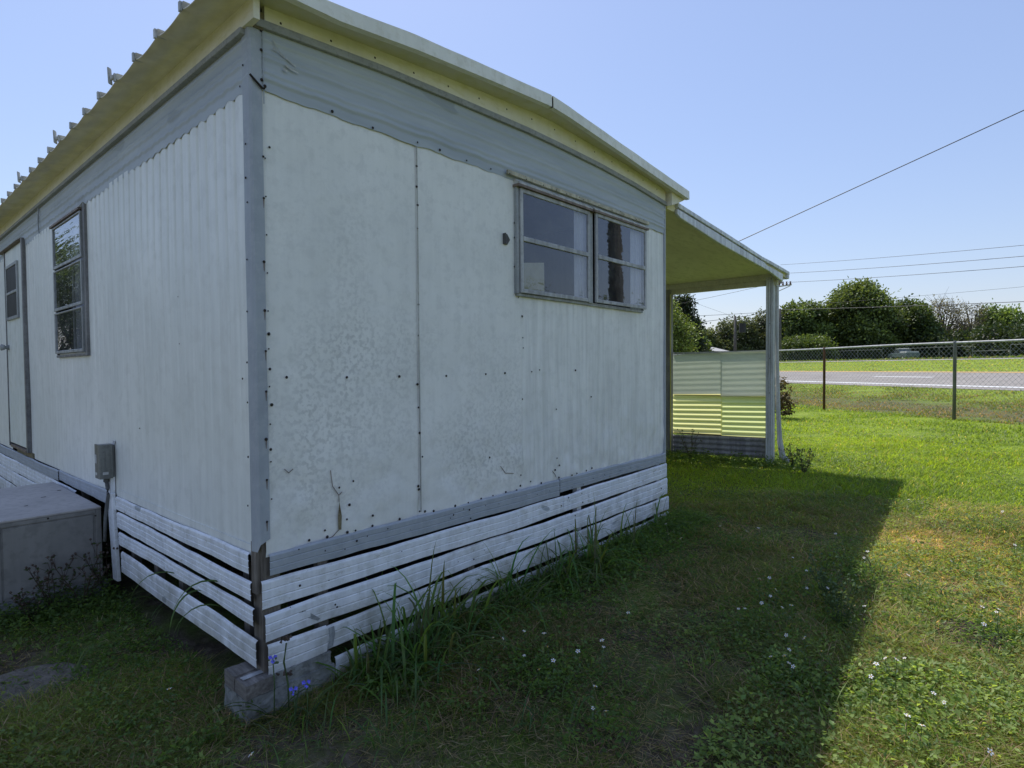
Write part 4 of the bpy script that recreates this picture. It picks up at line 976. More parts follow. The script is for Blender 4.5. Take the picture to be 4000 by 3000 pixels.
tree('second brownish thin tree with grey branches at its top right', 121, 4.6, 9.3, 8.0, 2600, .30, (.07, .066, .045), (.20, .19, .11), GT, 11, cz=.1, bare=1, lobes=9, bark='pole')
tree('bright green bushy tree near the right edge of the picture', 124, .6, 8.8, 11, 16000, .45, (.04, .065, .018), (.18, .26, .07), GT, 12, cz=.03, shape=dome)
tree('bright green tree beyond the right edge, lower than its neighbour', 126, -6.0, 8.0, 9.0, 5000, .55, (.03, .05, .012), (.13, .19, .045), GT, 13, cz=.03, shape=dome)
tree('sunlit yellow-green shrubby tree low at the right behind the fence rail', 108, 1.2, 3.6, 7.5, 4500, .40, (.04, .05, .012), (.19, .21, .05), GT, 14, cz=.12, lobes=8)
# left-hand group seen through the porch
def cone(f): return max(.16, 1.0 - f * .86)
GL = 'trees seen through the porch opening'
tree('dense dark evergreen tree sloping down to the right, seen through the porch', 56.4, 24.6, 7.9, 7.4, 12000, .30, (.008, .014, .009), (.040, .060, .026), GL, 21, cz=.05, shape=cone, lobes=20)
tree('light green leafy tree beside the inner porch post', 31.0, 13.9, 4.9, 5.0, 12000, .17, (.04, .06, .012), (.20, .27, .06), GL, 22, cz=.04, lobes=16)
tree('small light green tree low behind the dark evergreen', 66, 27.2, 3.3, 4.6, 3500, .30, (.05, .07, .015), (.17, .24, .05), GL, 23, cz=.08, lobes=8)
# low dark undergrowth under the oaks: shrubs
for i, (s, t_, h, w) in enumerate(((46, 76, 2.5, 8), (53, 77, 3.2, 9), (60, 78, 2.8, 9), (67, 79, 3.2, 9), (74, 80, 3.0, 9), (39, 74, 2.6, 8), (81, 80, 3.0, 9), (88, 82, 3.2, 9), (95, 84, 3.2, 9))):
    s = s - 4; x, y = st(s, t_ + 6)
    tree('dark understorey shrub in the shade below the far oaks', x, y, h * 1.45, w * 1.3, 6500, .42, (.010, .018, .008), (.045, .07, .024), 'undergrowth below the far oaks', 40 + i, cz=.05, lobes=8, name='shrub')
# far-off wood closing the horizon
P = []; n = 16000
s_ = rng.uniform(-260, 420, n); t_ = rng.uniform(135, 150, n); X = CAM[0] + t_ * NX + s_ * SX; Y = CAM[1] + t_ * NY + s_ * SY
hh = 4.2 + 1.2 * np.sin(s_ * .13) + 1.0 * np.sin(s_ * .37 + 1)
Zs = 2.1 + rng.uniform(0, 1, n) * hh
arr = leaves(np.stack([X, Y, Zs], 1), rng.normal(size=(n, 3)), rng.uniform(.8, 1.8, n), rng.uniform(.6, 1.2, n), np.array([.03, .045, .02]) + rng.uniform(0, 1, (n, 1)) * np.array([.06, .08, .035]))
o = np_mesh('distant_wood', *arr, 'leaf'); tag(o, 'low hazy wood closing the horizon far behind the road', 'woods'); o['kind'] = 'stuff'

# trees behind the photographer, seen only as reflections in the window panes
PX, PY = 10.35, -4.55
pt = thing('palm_tree', 'leaning palm with a straight dark trunk, reflected in the right window panes', 'palm tree')
pts = [(PX + .02 * i, PY - .035 * i, g1(PX, PY) + i * .8) for i in range(12)]
MB().tube(pts, [.19] + [.165 - .003 * i for i in range(11)], 12).build('trunk', 'bark', pt)
top = Vector(pts[-1]); vs = []
mb = MB()
fP, fD, fL = [], [], []
for i in range(18):
    a = i * 2.4; el = .9 - (i % 6) * .28; p = top.copy(); d = Vector((math.cos(a) * math.cos(el), math.sin(a) * math.cos(el), math.sin(el))); q = [tuple(p)]
    for k in range(9):
        p = p + d * .26; d = (d + Vector((0, 0, -.16))).normalized(); q.append(tuple(p))
        sd = d.cross(Vector((0, 0, 1))).normalized()
        for sgn in (-1, 1):
            for m_ in range(3): fP.append(tuple(p + d * .08 * m_)); fD.append(tuple(sd * sgn + d * .7 + Vector((0, 0, -.35)))); fL.append(.55)
    mb.tube(q, [.03 - .0025 * k for k in range(len(q))], 5)
mb.build('frond_stem', 'bark', pt)
fP, fD, fL = np.array(fP), np.array(fD), np.array(fL)
np_mesh('fronds', *leaves(fP, fD, fL, np.full(len(fL), .045), np.tile([.05, .085, .02], (len(fL), 1)), fold=.03), 'leaf', pt)
GR = 'trees reflected in the window panes'
for i, (x, y, h, w) in enumerate(((30, -36, 6.5, 9), (38, -32, 7.5, 10), (46, -29, 6.0, 9), (55, -27, 6.4, 10), (23, -38, 7.5, 9))):
    tree('round green tree standing behind the photographer, reflected low in the end window', x, y, h, w, 3500, .40, (.02, .03, .01), (.10, .14, .035), GR, 60 + i, cz=.05, lobes=10)
tree('bushy green tree reflected in the tall side window', -2.6, 15.2, 4.7, 4.6, 6500, .17, (.02, .035, .01), (.11, .16, .035), GR, 70, cz=.2, lobes=12)
tree('second bushy tree reflected in the side window', -7.5, 17.5, 5.2, 5, 5000, .19, (.02, .035, .01), (.09, .14, .03), GR, 71, cz=.1, lobes=12)

# ================================================================== GRASS AND GROUND COVER
FWD = math.atan2(.66, .751)
def wedge(n, r0, r1, a0=-10, a1=98, power=1.0):
    """n points in a fan around the camera's ground point; azimuth degrees from +X"""
    if a0 <= -9: n = int(n * (a1 - a0 + 18) / (a1 - a0)); a0 -= 18
    u = rng.uniform(0, 1, n); r = np.sqrt(r0 ** 2 + (r1 ** 2 - r0 ** 2) * u) if power == 1.0 else r0 + (r1 - r0) * u
    a = np.radians(rng.uniform(a0, a1, n))
    return CAM[0] + r * np.cos(a), CAM[1] + r * np.sin(a)
def outside(x, y):
    home_ = (x > -.02) & (x < W_ + .02) & (y > -.01) & (y < LEN)
    ac_ = (x > -1.3) & (x < -.02) & (y > 2.1) & (y < 3.5)
    pier_ = (x > -.1) & (x < .34) & (y > -.02) & (y < .3)
    a_ = rng.normal(size=np.shape(x)) * .25
    hole = ((x - 2.47) / .22) ** 2 + ((y + 2.22) / .12) ** 2 + a_ < .8
    dirt = (((x + .66) / .34) ** 2 + ((y - 1.05) / .26) ** 2 + a_ < .9) & (rng.uniform(size=np.shape(x)) < .6)
    return ~(home_ | ac_ | pier_ | hole | dirt)
def fbm(x, y, s, seed=0.0, k=3):
    """cheap smooth noise for arrays: summed rotated sines"""
    r = np.random.default_rng(int(seed * 100) + 5); v = np.zeros_like(x); amp = 1; tot = 0
    for o in range(k):
        for j in range(4):
            a = r.uniform(0, 2 * np.pi); f = s * (1.9 ** o) * r.uniform(.7, 1.3)
            v += amp * np.sin((x * np.cos(a) + y * np.sin(a)) * f + r.uniform(0, 6.28) + 1.3 * np.sin((x * np.sin(a) - y * np.cos(a)) * f * .7)); 
        tot += amp * 2; amp *= .6
    return v / tot
def gz(x, y): return G(x, y) + 0.0
def lit(x, y):   # weight for putting full sun into the lawn colour; unused
    return 1 / (1 + np.exp(-(Tn(x, y) - 5.2) * 1.6))
def green(n, x, y, yellow=0.0):
    base = np.array([.085, .145, .030]); fresh = np.array([.17, .25, .035]); straw = np.array([.36, .30, .17])
    m = np.clip(.5 + .6 * fbm(x, y, 1.3, 1) + .25 * rng.normal(size=n), 0, 1)[:, None]
    c = base + (fresh - base) * m
    s = (rng.uniform(0, 1, n) < (.22 + .25 * np.clip(fbm(x, y, 2.1, 2), 0, 1)) * (1 - yellow))[:, None]
    c = np.where(s, straw * rng.uniform(.5, 1.1, (n, 1)), c)
    return c * rng.uniform(.7, 1.25, (n, 1))
parts = []
def field(n, r0, r1, hmin, hmax, w, a0=-10, a1=98, keep=None, bright=1.0, segs=3, yellow=0.0, power=1.0, tilt=.5, bend=.6, tone=None):
    x, y = wedge(n, r0, r1, a0, a1, power)
    k = outside(x, y)
    if keep is not None: k &= keep(x, y)
    x, y = x[k], y[k]; n = len(x)
    P = np.stack([x, y, gz(x, y) - .008], 1)
    H = rng.uniform(hmin, hmax, n) * (1 + .45 * fbm(x, y, 2.4, 3))
    c = green(n, x, y, yellow) * bright
    if tone is not None: c = c * np.array(tone)
    parts.append(blades(P, np.maximum(H, .01), w * rng.uniform(.6, 1.3, n), c, bend, segs, tilt))
def thin(lim, s=1.7, seed=4):
    return lambda x, y: (fbm(x, y, s, seed) + .35 * fbm(x, y, s * 3.1, seed + 1)) > lim + rng.normal(size=len(x)) * .25
# near, weedy and patchy
field(90000, 1.2, 3.4, .012, .035, .0036, keep=thin(-.6), segs=2, bright=1.1, tilt=1.0, bend=.9)
field(230000, 1.2, 3.4, .035, .085, .0038, keep=thin(.15, 3.0, 31), segs=3, bright=1.3, tilt=.9, bend=1.0, tone=(1.15, .95, 1.15))
field(90000, 3.2, 6.4, .015, .04, .0055, a1=60, keep=thin(-.6), segs=2, bright=1.2, tilt=.8, bend=.8)
field(230000, 3.2, 6.6, .035, .085, .0055, a1=60, keep=thin(.10, 2.6, 33), segs=3, bright=1.3, tilt=.8, bend=.9, tone=(1.2, .98, 1.1))
field(36000, 3.0, 7.5, .02, .075, .006, a0=60, keep=thin(-.3), segs=2)
# taller tufts scattered
field(26000, 1.3, 6.5, .06, .14, .0045, keep=thin(.35, 3.2, 9), segs=3, bend=.8, bright=1.3)
# dry thatch lying flat
x, y = wedge(120000, 1.2, 6.5, -10, 98); k = outside(x, y); x, y = x[k], y[k]; n = len(x)
D = np.stack([rng.normal(size=n), rng.normal(size=n), rng.uniform(-.05, .25, n)], 1)
c = np.array([.33, .27, .17]) * rng.uniform(.3, 1.2, (n, 1))
thatch = leaves(np.stack([x, y, gz(x, y) + rng.uniform(0, .012, n)], 1), D, rng.uniform(.02, .07, n), rng.uniform(.002, .004, n), c, fold=.02)
o = np_mesh('dry_thatch', *thatch, 'grass'); tag(o, 'dry tan thatch lying between the grass and weeds', 'dead grass'); o['kind'] = 'stuff'
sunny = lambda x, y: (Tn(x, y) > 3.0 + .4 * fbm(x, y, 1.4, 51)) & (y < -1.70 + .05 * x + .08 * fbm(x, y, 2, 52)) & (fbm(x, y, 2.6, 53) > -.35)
field(110000, 1.6, 6.8, .02, .07, .0048, a0=-10, a1=22, keep=sunny, bright=1.9, segs=3, yellow=-.5, tone=(1.3, 1.05, 1.0), tilt=.9, bend=1.0)  # strawier blades past the shadow edge, with sunlight painted into their brighter colour
# bright mown lawn between awning and fence
inside_fence = lambda x, y: Tn(x, y) < 11.2 + .25 * fbm(x, y, 1.5, 6)
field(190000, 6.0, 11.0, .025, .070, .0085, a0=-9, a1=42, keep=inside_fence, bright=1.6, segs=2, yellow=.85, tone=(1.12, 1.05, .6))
field(110000, 10.8, 20.0, .03, .075, .013, a0=-9, a1=42, keep=inside_fence, bright=1.6, segs=2, yellow=.85, tone=(1.12, 1.05, .6))
# ditch and verge: rougher, browner
ditch = lambda x, y: (Tn(x, y) > 11.1) & (Tn(x, y) < 18.4) & (fbm(x, y, 1.1, 12) + .3 * fbm(x, y, 4, 13) > np.interp(Tn(x, y), [11, 12, 14.3, 15.3, 18.4], [-1.0, .25, .25, -.45, -.9]))
field(110000, 13.0, 36.0, .02, .09, .016, a0=-9, a1=32, keep=lambda x, y: (Tn(x, y) > 11.2) & (Tn(x, y) < 17) & (fbm(x, y, 1.6, 17) > -.3), bright=.85, segs=2, yellow=0, tone=(1.7, 1.1, 1.3))
field(100000, 13.0, 36.0, .03, .10, .018, a0=-9, a1=32, keep=ditch, bright=1.05, segs=2, yellow=.45, tone=(1.15, 1.0, .85))
median = lambda x, y: (Tn(x, y) > 27.4) & (Tn(x, y) < 39.4)
field(60000, 28.0, 75.0, .02, .07, .05, a0=-5, a1=27, keep=median, bright=1.7, segs=2, yellow=.6, tone=(1.2, 1.0, .8))
verge = lambda x, y: (Tn(x, y) > 47.2) & (Tn(x, y) < 75)
field(20000, 48.0, 110.0, .1, .3, .12, a0=-5, a1=27, keep=verge, bright=.8, segs=2)
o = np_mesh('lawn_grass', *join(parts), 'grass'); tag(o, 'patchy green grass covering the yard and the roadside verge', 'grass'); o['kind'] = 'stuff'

# broad-leaved weeds: rosettes of small leaves
def weeds(n, r0, r1, a0, a1, size, lim, seed, bright=1.0, k_leaf=7, hgt=.06, pred=None):
    x, y = wedge(n, r0, r1, a0, a1); k = outside(x, y) & thin(lim, 1.9, seed)(x, y)
    if pred is not None: k &= pred(x, y)
    x, y = x[k], y[k]; n = len(x); kk = k_leaf
    X = np.repeat(x, kk); Y = np.repeat(y, kk); m = n * kk
    az_ = rng.uniform(0, 6.28, m); el = rng.uniform(-.1, .8, m)
    D = np.stack([np.cos(az_) * np.cos(el), np.sin(az_) * np.cos(el), np.sin(el)], 1)
    off = rng.uniform(0, size * 1.6, m)
    P = np.stack([X + np.cos(az_) * off, Y + np.sin(az_) * off, gz(X, Y) + rng.uniform(.004, hgt, m)], 1)
    c0 = np.array([.070, .115, .034]) + rng.uniform(0, 1, (n, 1)) * np.array([.085, .085, .020])
    c = np.repeat(c0, kk, 0) * rng.uniform(.7, 1.3, (m, 1)) * bright
    nr = np.stack([rng.normal(size=m) * .3, rng.normal(size=m) * .3, np.ones(m)], 1)
    L_ = size * rng.uniform(.6, 1.4, m)
    return leaves(P, D, L_, L_ * rng.uniform(.4, .75, m), c, .12, nr)
W = [weeds(6500, 1.2, 3.4, -10, 98, .019, .15, 20, 1.25), weeds(7000, 3.2, 6.5, -10, 60, .022, .15, 21, 1.25),
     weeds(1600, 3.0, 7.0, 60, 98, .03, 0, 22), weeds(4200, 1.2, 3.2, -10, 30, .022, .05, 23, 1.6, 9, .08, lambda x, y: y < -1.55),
     weeds(2600, 5.5, 12, -9, 30, .03, .2, 24, 1.2)]
# a denser band of bushy stems along the skirting and around the flowers
x = rng.uniform(.35, 3.9, 2600); y = -np.abs(rng.normal(size=2600)) * .22 - .03; n = 2600
def bushy(x, y, hgt, size, bright=.9, kk=8):
    n = len(x); X = np.repeat(x, kk); Y = np.repeat(y, kk); m = n * kk; Hh = np.repeat(rng.uniform(.3, 1, n) * hgt, kk)
    P = np.stack([X + rng.normal(size=m) * size, Y + rng.normal(size=m) * size, gz(X, Y) + rng.uniform(.1, 1, m) * Hh], 1)
    D = np.stack([rng.normal(size=m), rng.normal(size=m), rng.uniform(-.2, .8, m)], 1)
    c = (np.array([.065, .12, .03]) + rng.uniform(0, 1, (m, 1)) * np.array([.065, .09, .02])) * bright
    L_ = size * rng.uniform(.6, 1.5, m); return leaves(P, D, L_, L_ * rng.uniform(.35, .6, m), c, .12)
W.append(bushy(x, y, .10, .022))
fx = np.array([f[0] for f in FLOWERS]); fy = np.array([f[1] for f in FLOWERS])
q = rng.integers(0, len(fx), 2400); xx = fx[q] + rng.normal(size=2400) * .10; yy = np.minimum(fy[q] + rng.normal(size=2400) * .10, -.03)
W.append(bushy(xx, yy, .12, .017))
# weeds in front of the cabinet and around porch post
xx = rng.uniform(-.5, -.02, 700); yy = rng.uniform(.2, 2.0, 700); W.append(bushy(xx, yy, .08, .018, .9))
xx = rng.uniform(-.9, .0, 500); yy = 2.08 - np.abs(rng.normal(size=500)) * .25; W.append(bushy(xx, yy, .16, .02, .8))
xx = 6.7 + rng.normal(size=420) * .25; yy = rng.uniform(-.35, 1.5, 420); W.append(bushy(xx, yy, .16, .03, .8))
o = np_mesh('ground_weeds', *join(W), 'grass'); tag(o, 'low broad-leaved weeds spreading through the shaded yard', 'weeds'); o['kind'] = 'stuff'

# ---- arching grass clumps
def arch(P0, az_, L, el, droop, w, colr, n=8):
    p = Vector(P0); d = Vector((math.cos(az_) * math.cos(el), math.sin(az_) * math.cos(el), math.sin(el)))
    side = Vector((-math.sin(az_), math.cos(az_), 0)); vs, cs = [], []
    for k in range(n + 1):
        f = k / n; ww = w * (.55 + 1.2 * f if f < .35 else (1 - (f - .35) / .65) ** .8 * .97 + .03) * .5
        vs += [tuple(p - side * ww + Vector((0, 0, ww * .5))), tuple(p), tuple(p + side * ww + Vector((0, 0, ww * .5)))]
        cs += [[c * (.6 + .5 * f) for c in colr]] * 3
        p = p + d * (L / n); d = (d + Vector((0, 0, -droop * (.4 + 1.4 * f)))).normalized()
    fs = []
    for k in range(n):
        for j in (0, 1): fs.append((3 * k + j, 3 * k + j + 1, 3 * k + j + 4, 3 * k + j + 3))
    return vs, cs, fs
def clump(x, y, n, L, w, label, seed, spread=.06, dirs=None, z=None, group='tall grass clumps growing against the skirting', colr=(.10, .16, .05)):
    r = random.Random(seed); V, Cc, F = [], [], []
    for i in range(n):
        a = r.uniform(0, 6.28) if dirs is None else r.uniform(*dirs)
        vs, cs, fs = arch((x + r.gauss(0, spread), min(y + r.gauss(0, spread), -.035) if y < 0 else y + r.gauss(0, spread), (g1(x, y) if z is None else z) - .01), a, L * r.uniform(.45, 1.1), r.uniform(.6, 1.45), r.uniform(.16, .46), w * r.uniform(.5, 1.15), [c * r.uniform(.7, 1.3) for c in colr])
        o = len(V); V += vs; Cc += cs; F += [tuple(q + o for q in f) for f in fs]
    o = np_mesh('grass_clump', np.array(V), np.full(len(F), 4), np.array(F).ravel(), np.array(Cc), 'grass', smooth=True)
    return tag(o, label, 'grass clump', group)
clump(.62, -.20, 95, .60, .018, 'largest tall grass clump, in front of the gap in the lowest slat', 1, .085)
clump(.42, -.14, 40, .38, .012, 'smaller wispy grass clump just left of the largest one', 2, .05)
clump(1.02, -.12, 60, .52, .017, 'arching grass clump right of the largest one, tall blades over the slats', 3, .07)
clump(.85, -.26, 46, .42, .014, 'drooping grass clump spreading forward between the largest and the next', 17, .09)
clump(.48, -.34, 36, .34, .012, 'low drooping grass clump in front of the largest one', 18, .08)
clump(1.42, -.14, 60, .50, .015, 'middle grass clump along the end skirting', 4, .07)
clump(1.85, -.14, 60, .52, .015, 'grass clump with leafy base right of the middle clump', 5, .07)
clump(2.25, -.16, 70, .54, .015, 'grass clump leaning right near the joint of the slats', 6, .07)
clump(2.75, -.14, 44, .44, .013, 'short grass clump near the far third of the skirting', 7, .06)
clump(3.28, -.12, 26, .54, .012, 'thin tall grass clump close to the far corner of the home', 8, .05)
clump(.68, -.98, 30, .20, .008, 'low spreading grass tuft in the shade in front of the skirting', 9, .06, group='low grass tufts in the yard')
clump(.25, -.62, 34, .24, .008, 'low dark grass tuft nearest the bottom edge below the pier', 10, .08, group='low grass tufts in the yard')
clump(-.45, .95, 30, .18, .008, 'short grass tuft on the left beside the bare dirt', 11, .07, group='low grass tufts in the yard')
clump(3.15, -1.72, 26, .24, .009, 'sunlit grass tuft at the edge of the shadow', 12, .06, group='low grass tufts in the yard')
clump(4.6, -2.1, 26, .22, .010, 'sunlit coarse grass tuft out on the lawn', 13, .07, group='low grass tufts in the yard')
clump(.02, -.30, 40, .22, .006, 'fine grass tuft at the foot of the concrete pier', 14, .09, group='low grass tufts in the yard')
clump(.20, 1.45, 22, .42, .009, 'trailing grass clump under the side skirting', 15, .06, dirs=(2.2, 4.4), z=0)
# long blades hanging out through the side slats
def hang(y, z, L, label, seed, w=.018):
    r = random.Random(seed); vs, cs, fs = arch((.05, y, z), 3.14 + r.uniform(-.5, .3), L, .7, .42, w, (.08, .14, .04), 10)
    o = np_mesh('long_stalk', np.array(vs), np.full(len(fs), 4), np.array(fs).ravel(), np.array(cs), 'grass', smooth=True); tag(o, label, 'long stalk', 'grass blades hanging through the side slats')
hang(.92, .33, .42, 'single long grass blade hanging over the lowest side slat, leftmost', 1)
hang(.62, .33, .34, 'shorter grass blade hanging over the lowest side slat, in the middle', 2)
hang(.36, .42, .40, 'broad grass blade hanging over two side slats, nearest the corner', 3, .022)
hang(.40, .30, .38, 'curved grass blade hanging low just left of the broadest one', 4)
clump(34.6 - 3.6, 13.0, 30, 1.3, .07, 'spiky bright grass clump beyond the fibreglass panel', 16, .2, z=g1(31, 13) + 1.0, group='spiky plants beyond the panel', colr=(.16, .24, .05))

# ---- weedy herbs with bobbly seed heads in front of the cabinet
def herb(x, y, h, label, seed, group, heads='seed'):
    r = random.Random(seed); t = thing('weed_plant', label, 'weed', group); mb = MB(); hd = MB(); Pp, Dd = [], []
    z = g1(x, y)
    for i in range(9):
        a = r.uniform(0, 6.28); l = h * r.uniform(.5, 1); p = Vector((x, y, z)); q = [tuple(p)]; d = Vector((math.cos(a) * .35, math.sin(a) * .35, 1)).normalized()
        for k in range(5):
            p = p + d * l / 5; q.append(tuple(p)); d = (d + Vector((r.gauss(0, .12), r.gauss(0, .12), 0))).normalized()
            for _ in range(3): Pp.append(tuple(p)); Dd.append((r.gauss(0, 1), r.gauss(0, 1), r.uniform(-.2, .5)))
        mb.tube(q, [.0035, .003, .0028, .0024, .002, .0015], 4)
        for k in range(3):
            e = p + Vector((r.gauss(0, .025), r.gauss(0, .025), r.uniform(-.02, .03))); mb.tube([q[-2], tuple(e)], .0012, 3)
            hd.tube([tuple(e), tuple(e + Vector((0, 0, .006))), tuple(e + Vector((0, 0, .013)))], [.004, .008, .003], 6)
    mb.build('stem', 'stem' if heads == 'stem' else 'seed', t); q_ = hd.build('flower_heads', heads, t); q_['kind'] = 'stuff'
    Pp, Dd = np.array(Pp), np.array(Dd)
    np_mesh('foliage', *leaves(Pp, Dd, np.full(len(Pp), .03), np.full(len(Pp), .012), np.tile([.05, .075, .03], (len(Pp), 1))), 'grass', t)
herb(-.33, 1.98, .36, 'dark seeding weed in front of the middle of the grey cabinet', 1, 'seeding weeds by the cabinet')
herb(-.20, 1.93, .42, 'tallest dark seeding weed in front of the right half of the cabinet', 2, 'seeding weeds by the cabinet')
herb(-.46, 1.90, .26, 'shorter seeding weed in front of the left of the cabinet', 3, 'seeding weeds by the cabinet')
herb(6.62, 1.10, .46, 'tall spindly weed in front of the grey corrugated kick sheet', 4, 'spindly weeds by the porch')
herb(6.70, -.22, .30, 'weed at the foot of the downspout by the near porch post', 5, 'spindly weeds by the porch')
herb(6.3, -.45, .32, 'leafy weed on the sunlit lawn just right of the porch post', 6, 'spindly weeds by the porch')
herb(2.2, -1.72, .30, 'gangly yellowish weed leaning out of the shade among the flowers', 7, 'gangly weeds at the shadow edge', 'stem')
herb(2.45, -1.62, .32, 'second gangly weed rising at the shadow edge farther off', 8, 'gangly weeds at the shadow edge', 'stem')
herb(-.045, 2.07, .55, 'fine green weed climbing behind the cabinet beneath the electrical box', 9, 'seeding weeds by the cabinet')
# reddish bush behind the porch post
bs = thing('small_shrub', 'small reddish-green shrub beyond the porch post by the fence', 'shrub')
arr, _ = crown_arrays(12.4, 1.72, g1(12.4, 1.72), .9, .95, 1100, .07, (.05, .03, .02), (.16, .12, .05), 8, 90, low=.1)
np_mesh('foliage', *arr, 'leaf', bs); MB().tube([(12.4, 1.72, .2), (12.42, 1.72, .8)], [.02, .01], 6).build('stem', 'bark', bs)

# ---- white wildflowers
pet = MB()
for k in range(5):
    a = k * 2 * math.pi / 5 + .2; c, s = math.cos(a), math.sin(a); w = .0036; l = .0135
    pet.add([(c * .002 - s * .001, s * .002 + c * .001, .001), (c * l * .7 - s * w, s * l * .7 + c * w, .0025), (c * l, s * l, .0012), (c * l * .7 + s * w, s * l * .7 - c * w, .0025), (c * .002 + s * .001, s * .002 - c * .001, .001)], [(0, 1, 2, 3, 4)])
pet_o = pet.build('petals', 'petal'); cen = MB(); cen.tube([(0, 0, -.003), (0, 0, .002), (0, 0, .004)], [.0028, .0036, .0018], 8); cen_o = cen.build('flower_centre', 'yellow')
def stem_mesh(h):
    mb = MB(); mb.tube([(0, 0, -h), (.004, .003, -h * .5), (0, 0, -.003)], .0011, 4, False)
    for k in range(4):
        z = -h * (.3 + .16 * k); a = k * 2.1; c, s = math.cos(a), math.sin(a)
        mb.add([(0, 0, z), (c * .014 - s * .004, s * .014 + c * .004, z + .01), (c * .03, s * .03, z + .008), (c * .014 + s * .004, s * .014 - c * .004, z + .01)], [(0, 1, 2, 3)])
    return mb
stems = {h: stem_mesh(h).build('flower_stem', 'stem') for h in (.1, .16, .13, .2, .12, .18, .09)}
used = set()
for i, (x, y, h) in enumerate(FLOWERS):
    t = thing('wildflower', 'small white wildflower with a yellow centre on a thin stem in the grass', 'wildflower', 'white wildflowers scattered through the yard')
    if y > -.03 and x > 0: y = -.05
    t.location = (x, y, g1(x, y) + h); t.rotation_euler = (0, 0, random.uniform(0, 6.28))
    s = random.uniform(.6, .95)
    tilt = Matrix.Rotation(random.uniform(.1, 1.0), 4, Vector((math.cos(i), math.sin(i), 0))) @ Matrix.Scale(s, 4)
    for src in (pet_o, cen_o):
        if src.name in used: part_copy(src, t, tilt)
        else: src.parent = t; src.matrix_local = tilt; used.add(src.name)
    src = stems[h]
    if src.name in used: part_copy(src, t)
    else: src.parent = t; used.add(src.name)
# ---- blue spiderworts at the pier
bl = MB()
for k in range(3):
    a = k * 2.094; c, s = math.cos(a), math.sin(a); w = .009; l = .020
    bl.add([(0, 0, 0), (c * l * .6 - s * w, s * l * .6 + c * w, .004), (c * l, s * l, .002), (c * l * .6 + s * w, s * l * .6 - c * w, .004)], [(0, 1, 2, 3)])
for i, ((x, y, h), lab) in enumerate(zip(BLUE, ('topmost violet-blue flower by the concrete pier, against the slats', 'lowest violet-blue flower in front of the concrete pier', 'violet-blue flower at the right of the pier'))):
    t = thing('blue_flower', lab, 'wildflower', 'violet-blue flowers by the pier'); x, y = x, min(y, -.06)
    z = g1(x, y) + h
    o = bl.build('petals', 'violet', t); o.matrix_local = Matrix.Translation((x, y, z)) @ Matrix.Rotation(1.1, 4, Vector((1, -.6, 0)))
    MB().tube([(x - .01, y - .02, g1(x, y)), (x + .005, y, z - h * .4), (x, y, z)], .0028, 5).build('stem', 'stem', t, smooth=True)
    mb = MB()
    for k in range(7): e = Vector((x + random.gauss(0, .012), y + random.gauss(0, .01), z - .012 + random.gauss(0, .008))); mb.tube([tuple(e), tuple(e + Vector((0, 0, .006))), tuple(e + Vector((0, 0, .011)))], [.002, .005, .001], 6)
    mb.build('bud', 'stem', t)
    r = random.Random(i); V, Cc, F = [], [], []
    for k in range(6):
        vs, cs, fs = arch((x, y, g1(x, y)), r.uniform(0, 6.28), h * 1.1, r.uniform(.6, 1.2), .22, .012, (.06, .10, .035)); o_ = len(V); V += vs; Cc += cs; F += [tuple(q + o_ for q in f) for f in fs]
    np_mesh('foliage', np.array(V), np.full(len(F), 4), np.array(F).ravel(), np.array(Cc), 'grass', t)
dh = thing('dry_seed_stalk', 'dry brown seed head on a bent yellow-green stalk by the pier', 'weed')
MB().tube([(.06, -.10, 0), (.065, -.09, .12), (.05, -.085, .22), (.06, -.09, .30)], .004, 6).build('stem', 'stem', dh, smooth=True)
mb = MB()
for k in range(16): e = Vector((.062 + random.gauss(0, .010), -.09 + random.gauss(0, .01), .315 + random.gauss(0, .008))); mb.tube([tuple(e), tuple(e + Vector((random.gauss(0, .006), 0, .012)))], [.006, .002], 5)
for k in range(8): e = Vector((.05 + random.gauss(0, .014), -.085 + random.gauss(0, .01), .165 + random.gauss(0, .008))); mb.tube([tuple(e), tuple(e + Vector((random.gauss(0, .008), 0, .012)))], [.006, .002], 5)
mb.build('seed_head', 'seed', dh)
def patch(name, cx, cy, rx, ry, colr, label, seed, lift=.014):
    mb = MB(); n, m_ = 40, 9; mb.v.append((cx, cy, g1(cx, cy) + lift + .01))
    for k in range(1, m_ + 1):
        for i in range(n):
            a = i / n * 2 * math.pi; q = k / m_ * (1 + .35 * noise.noise(Vector((math.cos(a) * 1.5, math.sin(a) * 1.5, seed))))
            x_, y_ = cx + rx * q * math.cos(a), cy + ry * q * math.sin(a)
            e = (1 - k / m_)
            bump = .022 * noise.noise(Vector((x_ * .9, y_ * .9, 2))) + .012 * noise.noise(Vector((x_ * 2.7, y_ * 2.7, 5)))
            mb.v.append((x_, y_, g1(x_, y_) + bump + lift * (1 if k < m_ else -2) + .016 * e ** .5 * abs(noise.noise(Vector((x_ * 30, y_ * 30, seed))))))
    mb.f += [(0, 1 + i, 1 + (i + 1) % n) for i in range(n)]
    for k in range(m_ - 1):
        for i in range(n): o_ = 1 + k * n; mb.f.append((o_ + i, o_ + n + i, o_ + n + (i + 1) % n, o_ + (i + 1) % n))
    M[name] = painted(name, colr, tuple(c * 1.7 for c in colr), tuple(c * .5 for c in colr), sc=16, rough=1, streak=0, bstr=.9, bscale=60)
    o = mb.build('bare_soil', name, smooth=True); struct(o)
patch('dark_crumbly_soil', 2.47, -2.22, .26, .15, (.020, .016, .012), '', 3)  # flat soil disc; its near-black colour stands in for a shaded hole
patch('pale_dry_soil', -.66, 1.05, .30, .22, (.12, .105, .085), '', 5)
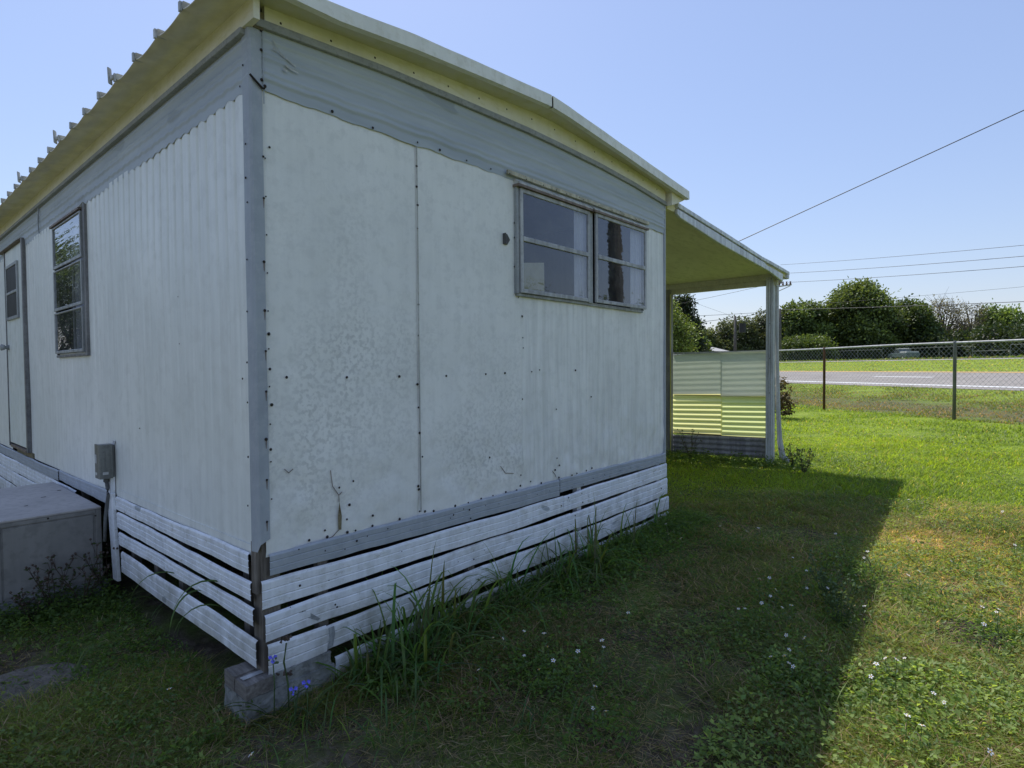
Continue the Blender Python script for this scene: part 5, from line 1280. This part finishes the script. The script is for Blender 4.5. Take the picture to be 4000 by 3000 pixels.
bk = MB().box(-.10, -.05, -.02, .10, .05, .012).build('buried_brick', 'brick', bevel=.006); bk.location = (4.117, -1.812, g1(4.117, -1.812)); bk.rotation_euler = (.05, .03, .7)
tag(bk, 'reddish brick lying flush in the sunlit grass', 'brick')

# ================================================================== LIGHT, SKY, CAMERA
SUN = Vector((.33, .572, 1)).normalized()
world = bpy.data.worlds.new('World'); scene.world = world; world.use_nodes = True
nt = world.node_tree; nt.nodes.clear(); wo = nt.nodes.new('ShaderNodeOutputWorld'); bg = nt.nodes.new('ShaderNodeBackground')
sky = nt.nodes.new('ShaderNodeTexSky'); sky.sky_type = 'NISHITA'; sky.sun_disc = False
sky.sun_elevation = math.asin(SUN.z); sky.sun_rotation = math.atan2(SUN.x, SUN.y)
sky.air_density = 1.4; sky.dust_density = .5; sky.ozone_density = 3.0; sky.altitude = 0
bg.inputs['Strength'].default_value = .15
hz = mixc(nt, .42, sky.outputs[0], (2.5, 3.4, 5.35)); hz = mixc(nt, 1.0, hz, (1.03, .97, 1.03), 'MULTIPLY')
nt.links.new(hz, bg.inputs['Color']); nt.links.new(bg.outputs[0], wo.inputs['Surface'])
sun = bpy.data.lights.new('sun', 'SUN'); sun.energy = 5.0; sun.angle = math.radians(.53); sun.color = (1, .955, .88)
so = bpy.data.objects.new('sun', sun); col.objects.link(so); so.rotation_euler = SUN.to_track_quat('Z', 'Y').to_euler(); so.location = (0, 0, 30)

cam = bpy.data.cameras.new('camera'); co = bpy.data.objects.new('camera', cam); col.objects.link(co)
cam.sensor_width = 36; cam.lens = 1270.32 / 2212 * 36; cam.clip_start = .05; cam.clip_end = 5000
pitch, roll, yaw = -.027, -.008, -.85
cy_, sy_, cp, sp, cr, sr = math.cos(yaw), math.sin(yaw), math.cos(pitch), math.sin(pitch), math.cos(roll), math.sin(roll)
r_ = Vector((cy_, sy_, 0)); f_ = Vector((-sy_, cy_, 0)); z_ = Vector((0, 0, 1))
Fv = f_ * cp + z_ * sp; Uv = -f_ * sp + z_ * cp; Rv = r_ * cr + Uv * sr; Up = -r_ * sr + Uv * cr
mw = Matrix((( Rv.x, Up.x, -Fv.x, CAM[0]), (Rv.y, Up.y, -Fv.y, CAM[1]), (Rv.z, Up.z, -Fv.z, CAM[2]), (0, 0, 0, 1)))
co.matrix_world = mw; scene.camera = co
scene.view_settings.view_transform = 'Standard'; scene.view_settings.look = 'None'; scene.view_settings.exposure = 0; scene.view_settings.gamma = 1
scene.render.engine = 'CYCLES'
scene.cycles.max_bounces = 8; scene.cycles.diffuse_bounces = 4; scene.cycles.transparent_max_bounces = 16
scene.cycles.sample_clamp_indirect = 6
